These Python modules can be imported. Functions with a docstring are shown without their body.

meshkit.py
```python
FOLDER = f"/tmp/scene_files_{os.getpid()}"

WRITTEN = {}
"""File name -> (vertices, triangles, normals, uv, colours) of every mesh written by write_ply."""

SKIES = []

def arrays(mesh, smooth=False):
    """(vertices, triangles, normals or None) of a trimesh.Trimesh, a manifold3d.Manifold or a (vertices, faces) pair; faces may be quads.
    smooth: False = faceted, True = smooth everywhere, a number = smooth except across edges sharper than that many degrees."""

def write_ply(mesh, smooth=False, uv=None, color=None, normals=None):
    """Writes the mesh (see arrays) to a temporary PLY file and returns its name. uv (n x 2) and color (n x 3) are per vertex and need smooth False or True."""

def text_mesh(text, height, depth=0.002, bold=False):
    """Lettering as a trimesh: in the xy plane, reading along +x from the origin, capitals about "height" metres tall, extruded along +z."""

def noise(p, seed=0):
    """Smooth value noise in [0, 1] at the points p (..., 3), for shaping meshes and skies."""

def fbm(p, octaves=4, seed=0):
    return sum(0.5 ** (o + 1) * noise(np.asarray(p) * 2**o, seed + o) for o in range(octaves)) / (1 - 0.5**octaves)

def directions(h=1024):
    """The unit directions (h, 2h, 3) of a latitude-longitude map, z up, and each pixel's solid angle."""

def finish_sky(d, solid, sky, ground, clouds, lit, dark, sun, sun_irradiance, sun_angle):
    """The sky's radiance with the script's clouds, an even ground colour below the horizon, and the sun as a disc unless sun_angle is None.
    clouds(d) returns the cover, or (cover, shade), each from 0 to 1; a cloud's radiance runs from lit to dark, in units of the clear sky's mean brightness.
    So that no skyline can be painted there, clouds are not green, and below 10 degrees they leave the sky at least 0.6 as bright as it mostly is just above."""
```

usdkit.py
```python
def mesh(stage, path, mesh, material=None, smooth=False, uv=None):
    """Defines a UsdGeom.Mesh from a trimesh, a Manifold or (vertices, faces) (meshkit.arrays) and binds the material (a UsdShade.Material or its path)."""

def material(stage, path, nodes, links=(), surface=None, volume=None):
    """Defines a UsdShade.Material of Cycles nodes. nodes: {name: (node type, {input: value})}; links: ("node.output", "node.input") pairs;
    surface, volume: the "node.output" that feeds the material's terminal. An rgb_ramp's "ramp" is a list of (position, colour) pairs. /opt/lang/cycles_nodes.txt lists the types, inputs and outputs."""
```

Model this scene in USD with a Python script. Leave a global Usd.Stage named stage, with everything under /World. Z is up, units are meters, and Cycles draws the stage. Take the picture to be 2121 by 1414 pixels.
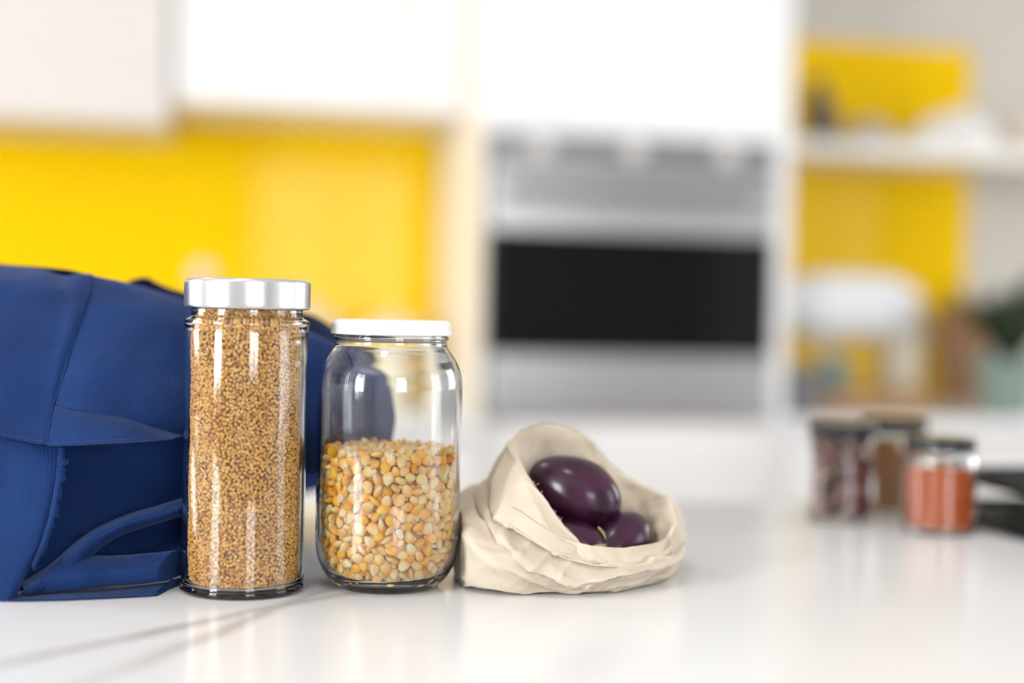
import math, random
import numpy as np, trimesh, manifold3d, usdkit, meshkit
from scipy.interpolate import PchipInterpolator, CubicSpline
from pxr import Usd, UsdGeom, UsdLux, UsdShade, Gf, Sdf, Vt

stage = Usd.Stage.CreateInMemory()
UsdGeom.SetStageUpAxis(stage, 'Z'); UsdGeom.SetStageMetersPerUnit(stage, 1.0)
UsdGeom.Xform.Define(stage, '/World'); UsdGeom.Scope.Define(stage, '/World/Looks')
rng = np.random.default_rng(7)

# ---------------------------------------------------------------- camera, sky, window light, exposure
YAW, PITCH, ROLL, EYE = 12.0, 1.07, 1.2, 1.097          # degrees, metres
cam = UsdGeom.Camera.Define(stage, '/World/camera')
cam.CreateFocalLengthAttr(50.0); cam.CreateHorizontalApertureAttr(36.0); cam.CreateVerticalApertureAttr(24.0)
cam.CreateFStopAttr(1.3); cam.CreateFocusDistanceAttr(0.992)
cam.CreateClippingRangeAttr(Gf.Vec2f(0.05, 100)); cam.CreateExposureAttr(0.2)
_r = np.radians
f0 = np.array([math.sin(_r(YAW)) * math.cos(_r(PITCH)), math.cos(_r(YAW)) * math.cos(_r(PITCH)), -math.sin(_r(PITCH))])
r0 = np.array([math.cos(_r(YAW)), -math.sin(_r(YAW)), 0.0]); u0 = np.cross(r0, f0)
rr = math.cos(_r(ROLL)) * r0 + math.sin(_r(ROLL)) * u0    # the camera leans a little, so the picture leans to the right
uu = -math.sin(_r(ROLL)) * r0 + math.cos(_r(ROLL)) * u0
m = Gf.Matrix4d(*rr, 0, *uu, 0, *(-f0), 0, 0, 0, EYE, 1)
cam.AddTransformOp().Set(m)

def rect_light(name, centre, normal, width, height, power, colour):
    L = UsdLux.RectLight.Define(stage, '/World/' + name)
    n = np.array(normal, float); n /= np.linalg.norm(n)
    up = np.array([0, 0, 1.0]) if abs(n[2]) < 0.9 else np.array([0, 1.0, 0])
    x = np.cross(up, -n) * -1; x = np.cross(up, n); x /= np.linalg.norm(x); y = np.cross(n, x)
    L.AddTransformOp().Set(Gf.Matrix4d(*x, 0, *y, 0, *n, 0, *centre, 1))
    L.CreateWidthAttr(width); L.CreateHeightAttr(height); L.CreateIntensityAttr(power); L.CreateColorAttr(Gf.Vec3f(*colour))
    return L
sky = UsdLux.DomeLight.Define(stage, '/World/sky'); sky.CreateIntensityAttr(0.9); sky.CreateColorAttr(Gf.Vec3f(0.92, 0.96, 1.0))
# daylight just outside the four windows of the room and one added at the far left (RectLight shines along its local -Z)
ROOM = dict(x0=-2.5, x1=2.9, y0=-2.6, y1=3.28, h=2.5)
WIN = {  # wall: (low, high along the wall, sill, head)
    'rear': (0.24, 1.40, 0.86, 2.08), 'left': (-1.35, -0.25, 0.85, 2.15), 'left_added': (1.55, 2.55, 0.95, 2.10), 'right_far': (1.55, 2.75, 0.95, 2.10), 'right_near': (-0.45, 0.65, 0.30, 2.10)}
a, b, s, h = WIN['rear'];       rect_light('daylight_rear', ((a+b)/2, ROOM['y0']-0.25, (s+h)/2), (0, -1, 0), b-a, h-s, 7.0, (0.95, 0.98, 1.0))
a, b, s, h = WIN['left'];       rect_light('daylight_left', (ROOM['x0']-0.25, (a+b)/2, (s+h)/2), (-1, 0, 0), b-a, h-s, 26.0, (0.90, 0.95, 1.0))
a, b, s, h = WIN['left_added'];   rect_light('added_daylight_corner', (ROOM['x0']-0.25, (a+b)/2, (s+h)/2), (-1, 0, 0), b-a, h-s, 9.0, (0.95, 0.97, 1.0))  # unseen window, added to brighten the oven side panel and left splashback
a, b, s, h = WIN['right_far'];  rect_light('daylight_right', (ROOM['x1']+0.25, (a+b)/2, (s+h)/2), (1, 0, 0), b-a, h-s, 2.2, (0.93, 0.97, 1.0))
a, b, s, h = WIN['right_near']; rect_light('daylight_side', (ROOM['x1']+0.25, (a+b)/2, (s+h)/2), (1, 0, 0), b-a, h-s, 1.6, (0.97, 0.98, 1.0))
LAMPS = [(-0.15, 0.55), (-0.7, 1.9)]    # round ceiling lamps
for i, (x, y) in enumerate(LAMPS):
    D = UsdLux.DiskLight.Define(stage, '/World/lamp_light_%03d' % (i+1)); D.CreateRadiusAttr(0.11); D.CreateIntensityAttr(25.0); D.CreateColorAttr(Gf.Vec3f(1.0, 0.88, 0.74))
    D.AddTranslateOp().Set(Gf.Vec3d(x, y, 2.452))

# ---------------------------------------------------------------- helpers
def P(X, Y):                       # ground coordinates along the line of sight (X right, Y away) -> room coordinates
    c, s_ = math.cos(_r(YAW)), math.sin(_r(YAW))
    return (X * c + Y * s_, -X * s_ + Y * c)
_used = {}
def numbered(path):
    k = _used.get(path, 0); _used[path] = k + 1
    return path if k == 0 else '%s_%03d' % (path, k)
def tag(o, label=None, cat=None, group=None, kind=None):
    p = o if isinstance(o, Usd.Prim) else o.GetPrim()
    for k, v in (('label', label), ('category', cat), ('group', group), ('kind', kind)):
        if v: p.SetCustomDataByKey(k, v)
    return o
def obj(name, mesh, mat, parent=None, smooth=35, uv=None):
    base = str(parent.GetPath()) if parent is not None else '/World'
    return usdkit.mesh(stage, numbered(base + '/' + name), mesh, mat, smooth, uv)
def thing(name, label, cat, loc=(0, 0, 0), rotz=0, group=None, kind=None):
    x = UsdGeom.Xform.Define(stage, numbered('/World/' + name)); x.AddTranslateOp().Set(Gf.Vec3d(*map(float, loc)))
    if rotz: x.AddRotateZOp().Set(float(rotz))
    tag(x, label, cat, group, kind); return x
def cat_(*ms): return trimesh.util.concatenate([m for m in ms])
def rbox(x0, x1, y0, y1, z0, z1, r=0.003):
    r = min(r, 0.49 * min(x1-x0, y1-y0, z1-z0))
    s = manifold3d.Manifold.sphere(r, 12)
    pts = [s.translate((x, y, z)) for x in (x0+r, x1-r) for y in (y0+r, y1-r) for z in (z0+r, z1-r)]
    mm = manifold3d.Manifold.batch_hull(pts).to_mesh()
    return trimesh.Trimesh(mm.vert_properties[:, :3], mm.tri_verts)
def box(x0, x1, y0, y1, z0, z1):
    b = trimesh.creation.box([x1-x0, y1-y0, z1-z0]); b.apply_translation([(x0+x1)/2, (y0+y1)/2, (z0+z1)/2]); return b
def smooth_profile(p, n=6):
    """Rounds a polyline profile with Catmull-Rom pieces limited by pchip."""
    p = np.array(p, float); d = np.r_[0, np.cumsum(np.hypot(*np.diff(p, axis=0).T))]
    t = np.concatenate([np.linspace(d[i], d[i+1], n, endpoint=False) for i in range(len(d)-1)] + [d[-1:]])
    return np.c_[PchipInterpolator(d, p[:, 0])(t), PchipInterpolator(d, p[:, 1])(t)]
def lathe(profile, n=96, closed=False, wobble=None):
    """Revolves (r, z) points round z. A profile that starts and ends on the axis gives a solid; closed joins last to first (a ring)."""
    pr = np.array(profile, float); k = len(pr); th = np.arange(n) * 2 * np.pi / n
    v = np.stack([pr[:, None, 0] * np.cos(th), pr[:, None, 0] * np.sin(th), np.repeat(pr[:, 1:2], n, 1)], -1)
    if wobble is not None: v = wobble(v, th)
    v = v.reshape(-1, 3); f = []
    for i in range(k if closed else k - 1):
        a = i * n + np.arange(n); b = i * n + (np.arange(n) + 1) % n; j = (i + 1) % k
        c = j * n + (np.arange(n) + 1) % n; d = j * n + np.arange(n)
        f += [np.c_[a, b, c], np.c_[a, c, d]]
    t = trimesh.Trimesh(v, np.vstack(f), process=False); t.merge_vertices(digits_vertex=7); t.update_faces(t.nondegenerate_faces()); t.remove_unreferenced_vertices(); trimesh.repair.fix_normals(t)
    return t
def tube(points, radius, sides=8):
    p = np.array(points, float); n = len(p); rad = np.broadcast_to(radius, (n,)); t = np.gradient(p, axis=0); t /= np.linalg.norm(t, axis=1, keepdims=True)
    ref = np.array([0.13, 0.27, 0.95]); a = np.cross(t, ref); a /= np.linalg.norm(a, axis=1, keepdims=True); b = np.cross(t, a); th = np.arange(sides) * 2 * np.pi / sides
    v = (p[:, None] + rad[:, None, None] * (np.cos(th)[None, :, None] * a[:, None] + np.sin(th)[None, :, None] * b[:, None])).reshape(-1, 3)
    v = np.vstack([v, p[:1], p[-1:]]); f = []
    for i in range(n-1):
        for j in range(sides):
            A, B, C, D = i*sides+j, i*sides+(j+1) % sides, (i+1)*sides+(j+1) % sides, (i+1)*sides+j; f += [[A, B, C], [A, C, D]]
    for j in range(sides): f += [[n*sides, (j+1) % sides, j], [n*sides+1, (n-1)*sides+j, (n-1)*sides+(j+1) % sides]]
    t_ = trimesh.Trimesh(v, f, process=False); trimesh.repair.fix_normals(t_); return t_
def resample(net, nu, nv):
    """A control net (rows x columns x 3, millimetres) as a dense grid in metres."""
    g = np.array(net, float) / 1000
    du = np.r_[0, np.cumsum(np.linalg.norm(np.diff(g, axis=0), axis=2).mean(1) + 1e-4)]; dv = np.r_[0, np.cumsum(np.linalg.norm(np.diff(g, axis=1), axis=2).mean(0) + 1e-4)]
    g = PchipInterpolator(du, g, axis=0)(np.linspace(0, du[-1], nu)); g = PchipInterpolator(dv, g, axis=1)(np.linspace(0, dv[-1], nv))
    return g, np.stack(np.meshgrid(np.linspace(0, dv[-1], nv), np.linspace(0, du[-1], nu)), -1)
def grid_normals(g):
    n = np.cross(np.gradient(g, axis=1), np.gradient(g, axis=0)); return n / np.maximum(np.linalg.norm(n, axis=2, keepdims=True), 1e-12)
def sheet(g, thick):
    """A grid of points as cloth with two sides and edges; front faces along +normal."""
    nu, nv = g.shape[:2]; n = grid_normals(g); back = g - n * thick
    v = np.vstack([g.reshape(-1, 3), back.reshape(-1, 3)]); N = nu * nv
    i, j = np.meshgrid(np.arange(nu-1), np.arange(nv-1), indexing='ij'); a = (i*nv+j).ravel(); b, c, d = a+1, a+nv+1, a+nv
    f = [np.c_[a, c, b], np.c_[a, d, c], np.c_[a, b, c]+N, np.c_[a, c, d]+N]
    ring = np.r_[np.arange(nv), np.arange(1, nu)*nv+nv-1, (nu-1)*nv+np.arange(nv-2, -1, -1), np.arange(nu-2, 0, -1)*nv]; r2 = np.roll(ring, -1)
    f += [np.c_[ring, ring+N, r2+N], np.c_[ring, r2+N, r2]]
    t = trimesh.Trimesh(v, np.vstack(f), process=False)
    return t
def rings_surface(rows, n_around, n_between, facet=0.0):
    """Closed control rings (same number of points each, millimetres) joined into one smooth surface."""
    out = []
    for r in rows:
        p = np.array(r, float) / 1000; k = len(p); cs = CubicSpline(np.arange(k+1), np.vstack([p, p[:1]]), bc_type='periodic'); q = np.arange(n_around) * k / n_around; lin = np.stack([np.interp(q, np.arange(k+1), np.r_[p[:, j], p[:1, j]]) for j in range(3)], 1); out.append((1 - facet) * cs(q) + facet * lin)
    g = np.array(out); L = np.r_[0, np.cumsum(np.linalg.norm(np.diff(g, axis=0), axis=2).mean(1))]
    t = np.concatenate([np.linspace(L[i], L[i+1], n_between, endpoint=False) for i in range(len(L)-1)] + [L[-1:]])
    g = PchipInterpolator(L, g, axis=0)(t); return g
def closed_grid_mesh(g, cap_start=False, cap_end=False):
    k, n = g.shape[:2]; v = g.reshape(-1, 3); f = []
    for i in range(k-1):
        a = i*n+np.arange(n); b = i*n+(np.arange(n)+1) % n; f += [np.c_[a, b, b+n], np.c_[a, b+n, a+n]]
    f = np.vstack(f)
    for cap, row in ((cap_start, 0), (cap_end, k-1)):
        if cap:
            c = len(v); v = np.vstack([v, g[row].mean(0)]); a = row*n+np.arange(n); b = row*n+(np.arange(n)+1) % n
            f = np.vstack([f, np.c_[b, a, np.full(n, c)] if row == 0 else np.c_[a, b, np.full(n, c)]])
    return trimesh.Trimesh(v, f, process=False)

# ---------------------------------------------------------------- materials
def mat(name, nodes, links=(), surface='p.BSDF'): return usdkit.material(stage, '/World/Looks/' + name, nodes, links, surface)
def plain(name, c, rough=0.5, **k): return mat(name, {'p': ('principled_bsdf', {'base_color': c, 'roughness': rough, **k})})
def mottled(name, c1, c2, scale, rough=0.5, bump=0.0, dist=0.001, detail=4, **k):
    return mat(name, {'t': ('texture_coordinate', {}), 'n': ('noise_texture', {'scale': scale, 'detail': detail}), 'r': ('rgb_ramp', {'ramp': [(0.3, c1), (0.7, c2)]}),
                      'b': ('bump', {'strength': bump, 'distance': dist}), 'p': ('principled_bsdf', {'roughness': rough, **k})},
               [('t.object', 'n.vector'), ('n.fac', 'r.fac'), ('r.color', 'p.base_color')] + ([('n.fac', 'b.height'), ('b.normal', 'p.normal')] if bump else []))
M = {}
M['cabinet'] = plain('white_lacquer', (0.86, 0.86, 0.87), 0.30)
M['hood'] = plain('greige_lacquer', (0.70, 0.66, 0.64), 0.35)
M['panel'] = plain('bounce_tinted_board', (0.92, 0.86, 0.76), 0.45)  # white panel; warm bounce from the yellow glass is put into the colour
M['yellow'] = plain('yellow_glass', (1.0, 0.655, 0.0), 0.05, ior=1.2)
M['yellow_niche_shaded'] = plain('shaded_yellow_glass', (0.80, 0.50, 0.0), 0.05, ior=1.2)  # same yellow made darker: the dimmer light of the niche is painted in
M['wall'] = mottled('greige_paint', (0.50, 0.465, 0.41), (0.54, 0.50, 0.445), 6, 0.7)
M['white_wall'] = mottled('white_paint', (0.74, 0.73, 0.71), (0.78, 0.77, 0.75), 5, 0.7)
M['rear_wall'] = mottled('grey_paint', (0.50, 0.49, 0.48), (0.54, 0.53, 0.52), 5, 0.7)
M['ceiling'] = plain('ceiling_paint', (0.82, 0.82, 0.81), 0.8)
M['floor'] = mottled('oak_floor', (0.42, 0.30, 0.19), (0.52, 0.38, 0.25), 3, 0.4)
M['frame'] = plain('window_frame_white', (0.80, 0.80, 0.80), 0.35)
M['shelf'] = plain('shelf_white', (0.78, 0.75, 0.70), 0.4)
M['steel'] = plain('brushed_steel', (0.40, 0.40, 0.41), 0.32, metallic=1.0)
M['steel_dark'] = plain('dark_steel', (0.27, 0.27, 0.28), 0.35, metallic=1.0)
M['black_glass'] = plain('black_glass', (0.003, 0.003, 0.004), 0.05, ior=1.32)
M['chrome'] = plain('knob_silver', (0.72, 0.70, 0.68), 0.3)
M['grey'] = plain('oven_grey', (0.45, 0.45, 0.46), 0.4)
M['black'] = plain('cast_iron', (0.012, 0.012, 0.014), 0.5)
M['black_lid'] = plain('black_lid', (0.012, 0.013, 0.016), 0.22)
M['glass'] = plain('jar_glass', (0.992, 1.0, 0.996), 0.0, ior=1.5, transmission_weight=1.0)
M['alu'] = plain('satin_aluminium', (0.64, 0.64, 0.66), 0.27, metallic=1.0)
M['enamel'] = plain('white_enamel', (0.86, 0.86, 0.87), 0.25)
# worktop stone: white quartz with a few soft grey veins (a line with a wandering edge, in the slab's own coordinates)
def vein(k, x0, y0, ang, seed):
    """Nodes for one vein through (x0, y0) at an angle: distance from a wandering line."""
    c, s_ = math.cos(ang), math.sin(ang)
    return {'d%d' % k: ('vector_math', {'math_type': 'dot_product', 'vector2': (-s_, c, 0)}),
            'o%d' % k: ('math', {'math_type': 'add', 'value2': s_ * x0 - c * y0}),
            'nn%d' % k: ('noise_texture', {'scale': 5.0, 'detail': 3, 'roughness': 0.45, 'dimensions': '4D', 'w': seed}),
            'w%d' % k: ('math', {'math_type': 'multiply_add', 'value2': 0.04, 'value3': -0.02}),
            's%d' % k: ('math', {'math_type': 'add'}), 'a%d' % k: ('math', {'math_type': 'absolute'}),
            'm%d' % k: ('map_range', {'from_min': 0.0, 'from_max': 0.010, 'to_min': 1.0, 'to_max': 0.0, 'clamp': True})}, \
           [('t.object', 'd%d.vector1' % k), ('d%d.value' % k, 'o%d.value1' % k), ('t.object', 'nn%d.vector' % k), ('nn%d.fac' % k, 'w%d.value1' % k),
            ('o%d.value' % k, 's%d.value1' % k), ('w%d.value' % k, 's%d.value2' % k), ('s%d.value' % k, 'a%d.value1' % k), ('a%d.value' % k, 'm%d.value' % k)]
VEINS = [(0.0226, 0.908, _r(57.6), 1.3), (0.060, 0.962, _r(40), 6.1), (*P(-0.9, 1.35), _r(-30), 3.7), (-1.2, 0.9, _r(70), 9.2)]
nodes, links = {'t': ('texture_coordinate', {})}, []
for k, (vx, vy, va, vs) in enumerate(VEINS):
    n_, l_ = vein(k, vx, vy, va, vs); nodes.update(n_); links += l_
nodes.update({'j1': ('math', {'math_type': 'maximum'}), 'j2': ('math', {'math_type': 'maximum'}), 'j3': ('math', {'math_type': 'maximum'}),
              'pn': ('noise_texture', {'scale': 5.0, 'detail': 3}), 'pm': ('map_range', {'from_min': 0.35, 'from_max': 0.65, 'to_min': 0.05, 'to_max': 0.75}),
              'pw': ('math', {'math_type': 'multiply'}), 'cn': ('noise_texture', {'scale': 2.2, 'detail': 3}), 'base': ('rgb_ramp', {'ramp': [(0.3, (0.79, 0.795, 0.81)), (0.7, (0.83, 0.835, 0.85))]}),
              'sx': ('separate_xyz', {}), 'xm': ('map_range', {'from_min': 0.10, 'from_max': 0.22, 'to_min': 1.0, 'to_max': 0.0, 'clamp': True}), 'jm': ('math', {'math_type': 'multiply'}), 'mx': ('mix', {'color2': (0.40, 0.37, 0.35)}), 'p': ('principled_bsdf', {'roughness': 0.22, 'specular_ior_level': 0.35})})
links += [('m0.result', 'j1.value1'), ('m1.result', 'j1.value2'), ('m2.result', 'j2.value1'), ('m3.result', 'j2.value2'), ('t.object', 'sx.vector'), ('sx.x', 'xm.value'), ('j1.value', 'j3.value1'), ('j3.value', 'jm.value1'), ('xm.result', 'jm.value2'), ('j2.value', 'j3.value2'),
          ('t.object', 'pn.vector'), ('pn.fac', 'pm.value'), ('jm.value', 'pw.value1'), ('pm.result', 'pw.value2'), ('t.object', 'cn.vector'), ('cn.fac', 'base.fac'),
          ('base.color', 'mx.color1'), ('pw.value', 'mx.fac'), ('mx.color', 'p.base_color')]
M['stone'] = mat('white_quartz', nodes, links)
def cloth(name, c1, c2, pitch, bump, rough=0.85, sheen=0.3, fuzz=900, tint=(1, 1, 1), transl=0.0):
    sc = 0.314159 / pitch
    nodes = {'u': ('uvmap', {'attribute': 'st'}), 'x': ('wave_texture', {'bands_direction': 'x', 'scale': sc, 'distortion': 0.6, 'detail': 1, 'detail_scale': 2.0}),
             'y': ('wave_texture', {'bands_direction': 'y', 'scale': sc * 1.15, 'distortion': 0.6, 'detail': 1, 'detail_scale': 2.0}), 'add': ('math', {'math_type': 'add'}),
             'tc': ('texture_coordinate', {}), 'n': ('noise_texture', {'scale': fuzz, 'detail': 3}), 'n2': ('noise_texture', {'scale': 24.0, 'detail': 4}),
             'ms': ('math', {'math_type': 'multiply_add', 'value2': 0.5}), 'hs': ('math', {'math_type': 'multiply_add', 'value2': 0.25}),
             'r': ('rgb_ramp', {'ramp': [(0.35, c1), (0.8, c2)]}), 'b': ('bump', {'strength': bump, 'distance': pitch * 0.25}),
             'p': ('principled_bsdf', {'roughness': rough, 'sheen_weight': sheen, 'sheen_roughness': 0.4, 'sheen_tint': tint, 'specular_ior_level': 0.25})}
    links = [('u.UV', 'x.vector'), ('u.UV', 'y.vector'), ('x.fac', 'add.value1'), ('y.fac', 'add.value2'), ('tc.object', 'n.vector'), ('tc.object', 'n2.vector'),
             ('add.value', 'ms.value1'), ('n.fac', 'ms.value3'), ('ms.value', 'b.height'), ('b.normal', 'p.normal'), ('ms.value', 'hs.value1'), ('n2.fac', 'hs.value3'), ('hs.value', 'r.fac'), ('r.color', 'p.base_color')]
    return mat(name, nodes, links)
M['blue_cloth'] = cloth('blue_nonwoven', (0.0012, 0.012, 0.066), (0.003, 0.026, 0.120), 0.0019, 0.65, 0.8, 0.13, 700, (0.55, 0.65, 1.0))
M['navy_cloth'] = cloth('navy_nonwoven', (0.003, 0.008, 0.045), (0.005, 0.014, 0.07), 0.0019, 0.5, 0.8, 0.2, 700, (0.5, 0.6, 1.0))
M['blue_thread'] = plain('blue_thread', (0.012, 0.045, 0.18), 0.7)
M['calico'] = cloth('unbleached_calico', (0.52, 0.43, 0.325), (0.70, 0.60, 0.48), 0.00062, 0.95, 0.9, 0.12, 1500)
M['thread'] = plain('calico_thread', (0.78, 0.70, 0.58), 0.8)
M['eggplant'] = mat('eggplant_skin', {'t': ('texture_coordinate', {}), 'n': ('noise_texture', {'scale': 35, 'detail': 4}), 'r': ('rgb_ramp', {'ramp': [(0.3, (0.012, 0.002, 0.010)), (0.6, (0.040, 0.004, 0.026)), (0.85, (0.085, 0.008, 0.05))]}),
    'v': ('voronoi_texture', {'scale': 260}), 'vr': ('map_range', {'from_min': 0.03, 'from_max': 0.10, 'to_min': 0.5, 'to_max': 0.0}), 'mx': ('mix', {'color2': (0.16, 0.06, 0.12)}),
    'p': ('principled_bsdf', {'roughness': 0.24, 'specular_ior_level': 0.35, 'coat_weight': 0.10, 'coat_roughness': 0.12})},
    [('t.object', 'n.vector'), ('t.object', 'v.vector'), ('n.fac', 'r.fac'), ('r.color', 'mx.color1'), ('v.distance', 'vr.value'), ('vr.result', 'mx.fac'), ('mx.color', 'p.base_color')])
M['calyx'] = mottled('dried_calyx', (0.30, 0.30, 0.10), (0.48, 0.44, 0.20), 120, 0.7)
def kernel_mat(name, crown, tip):
    return mat(name, {'a': ('attribute', {'attribute': 'tip'}), 't': ('texture_coordinate', {}), 'n': ('noise_texture', {'scale': 400, 'detail': 2}), 'mm': ('math', {'math_type': 'multiply_add', 'value2': 0.35, 'value3': -0.17}), 'ad': ('math', {'math_type': 'add', 'use_clamp': True}),
                      'mx': ('mix', {'color1': crown, 'color2': tip}), 'p': ('principled_bsdf', {'roughness': 0.34, 'subsurface_weight': 0.15, 'subsurface_scale': 0.002, 'subsurface_radius': (1.0, 0.6, 0.25)})},
               [('t.object', 'n.vector'), ('n.fac', 'mm.value1'), ('mm.value', 'ad.value1'), ('a.fac', 'ad.value2'), ('ad.value', 'mx.fac'), ('mx.color', 'p.base_color')])
KERN = [kernel_mat('kernel_%s' % n, c, t) for n, c, t in (
    ('peach', (0.95, 0.46, 0.11), (0.96, 0.74, 0.38)), ('cream', (0.95, 0.55, 0.17), (0.96, 0.80, 0.47)), ('amber', (0.94, 0.39, 0.035), (0.95, 0.68, 0.28)),
    ('gold', (0.95, 0.40, 0.008), (0.95, 0.54, 0.05)), ('orange', (0.93, 0.33, 0.004), (0.94, 0.60, 0.15)), ('pale', (0.95, 0.63, 0.24), (0.97, 0.86, 0.57)))]
M['granule'] = mat('toasted_grain', {'g': ('attribute', {'attribute': 'tone'}), 'r': ('rgb_ramp', {'ramp': [(0.0, (0.50, 0.21, 0.042)), (0.2, (0.76, 0.38, 0.080)), (0.7, (0.88, 0.49, 0.12)), (1.0, (0.93, 0.58, 0.19))]}),
    'p': ('principled_bsdf', {'roughness': 0.55})}, [('g.fac', 'r.fac'), ('r.color', 'p.base_color')])
M['peppercorn'] = mat('mixed_peppercorn', {'g': ('attribute', {'attribute': 'tone'}), 'r': ('rgb_ramp', {'interpolate': False, 'ramp': [(0.0, (0.05, 0.02, 0.02)), (0.2, (0.24, 0.05, 0.05)), (0.45, (0.46, 0.20, 0.17)), (0.68, (0.55, 0.34, 0.25)), (0.86, (0.14, 0.03, 0.03))]}),
    'p': ('principled_bsdf', {'roughness': 0.55})}, [('g.fac', 'r.fac'), ('r.color', 'p.base_color')])
M['paprika'] = mottled('paprika_powder', (0.50, 0.080, 0.002), (0.56, 0.105, 0.003), 60, 0.9, 0.3, 0.001)
M['cinnamon'] = mottled('brown_spice_powder', (0.42, 0.17, 0.035), (0.50, 0.22, 0.05), 60, 0.9, 0.3, 0.001)

def struct(name, mesh, m_, parent=None, label=None, smooth=False):
    o = obj(name, mesh, m_, parent, smooth)
    if parent is None: tag(o, label, None, None, 'structure')
    return o
# ---------------------------------------------------------------- the room
R = ROOM; T = 0.15
def wall_x(lo, hi, y, holes):        # boxes of a wall along x (thickness T away from the room) with window holes
    return lo, hi, y, holes
def wall_boxes(lo, hi, holes, put):
    out, at = [], lo
    for (a, b, s, h) in sorted(holes):
        out += [put(at, a, 0, R['h']), put(a, b, 0, s), put(a, b, h, R['h'])]; at = b
    out.append(put(at, hi, 0, R['h'])); return cat_(*out)
struct('floor', box(R['x0']-T, R['x1']+T, R['y0']-T, R['y1']+T, -0.1, 0), M['floor'], label='warm oak floor of the kitchen')
struct('ceiling', box(R['x0']-T, R['x1']+T, R['y0']-T, R['y1']+T, R['h'], R['h']+0.1), M['ceiling'], label='plain white ceiling of the kitchen')
struct('wall_back', box(R['x0']-T, R['x1']+T, R['y1'], R['y1']+T, 0, R['h']), M['wall'], label='greige painted wall behind the kitchen units')
struct('wall_rear', wall_boxes(R['x0']-T, R['x1']+T, [WIN['rear']], lambda a, b, s, h: box(a, b, R['y0']-T, R['y0'], s, h)), M['rear_wall'], label='grey wall behind the viewer with one window')
struct('wall_left', wall_boxes(R['y0'], R['y1'], [WIN['left'], WIN['left_added']], lambda a, b, s, h: box(R['x0']-T, R['x0'], a, b, s, h)), M['white_wall'], label='white wall on the left with a window and a second one added for light')
struct('wall_right', wall_boxes(R['y0'], R['y1'], [WIN['right_near'], WIN['right_far']], lambda a, b, s, h: box(R['x1'], R['x1']+T, a, b, s, h)), M['white_wall'], label='white wall on the right with two windows')
def window(n, wall, put):
    a, b, s, h = WIN[wall]; t = 0.05
    x = UsdGeom.Xform.Define(stage, '/World/window_%d' % n); tag(x, 'white window in the %s wall' % {'rear': 'rear', 'left': 'left near', 'left_added': 'left far', 'right_far': 'right far', 'right_near': 'right near'}[wall], None, None, 'structure')
    for nm, q in (('frame_post', (a, a+t, s, h)), ('frame_post', (b-t, b, s, h)), ('frame_rail', (a+t, b-t, s, s+t)), ('frame_rail', (a+t, b-t, h-t, h)), ('mullion', ((a+b)/2-0.02, (a+b)/2+0.02, s+t, h-t))):
        obj(nm, put(*q), M['frame'], x, False)
window(1, 'rear', lambda a, b, s, h: rbox(a, b, R['y0']-0.10, R['y0']-0.04, s, h)); window(2, 'left', lambda a, b, s, h: rbox(R['x0']-0.10, R['x0']-0.04, a, b, s, h))
window(5, 'left_added', lambda a, b, s, h: rbox(R['x0']-0.10, R['x0']-0.04, a, b, s, h)); window(3, 'right_far', lambda a, b, s, h: rbox(R['x1']+0.04, R['x1']+0.10, a, b, s, h)); window(4, 'right_near', lambda a, b, s, h: rbox(R['x1']+0.04, R['x1']+0.10, a, b, s, h))
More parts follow.
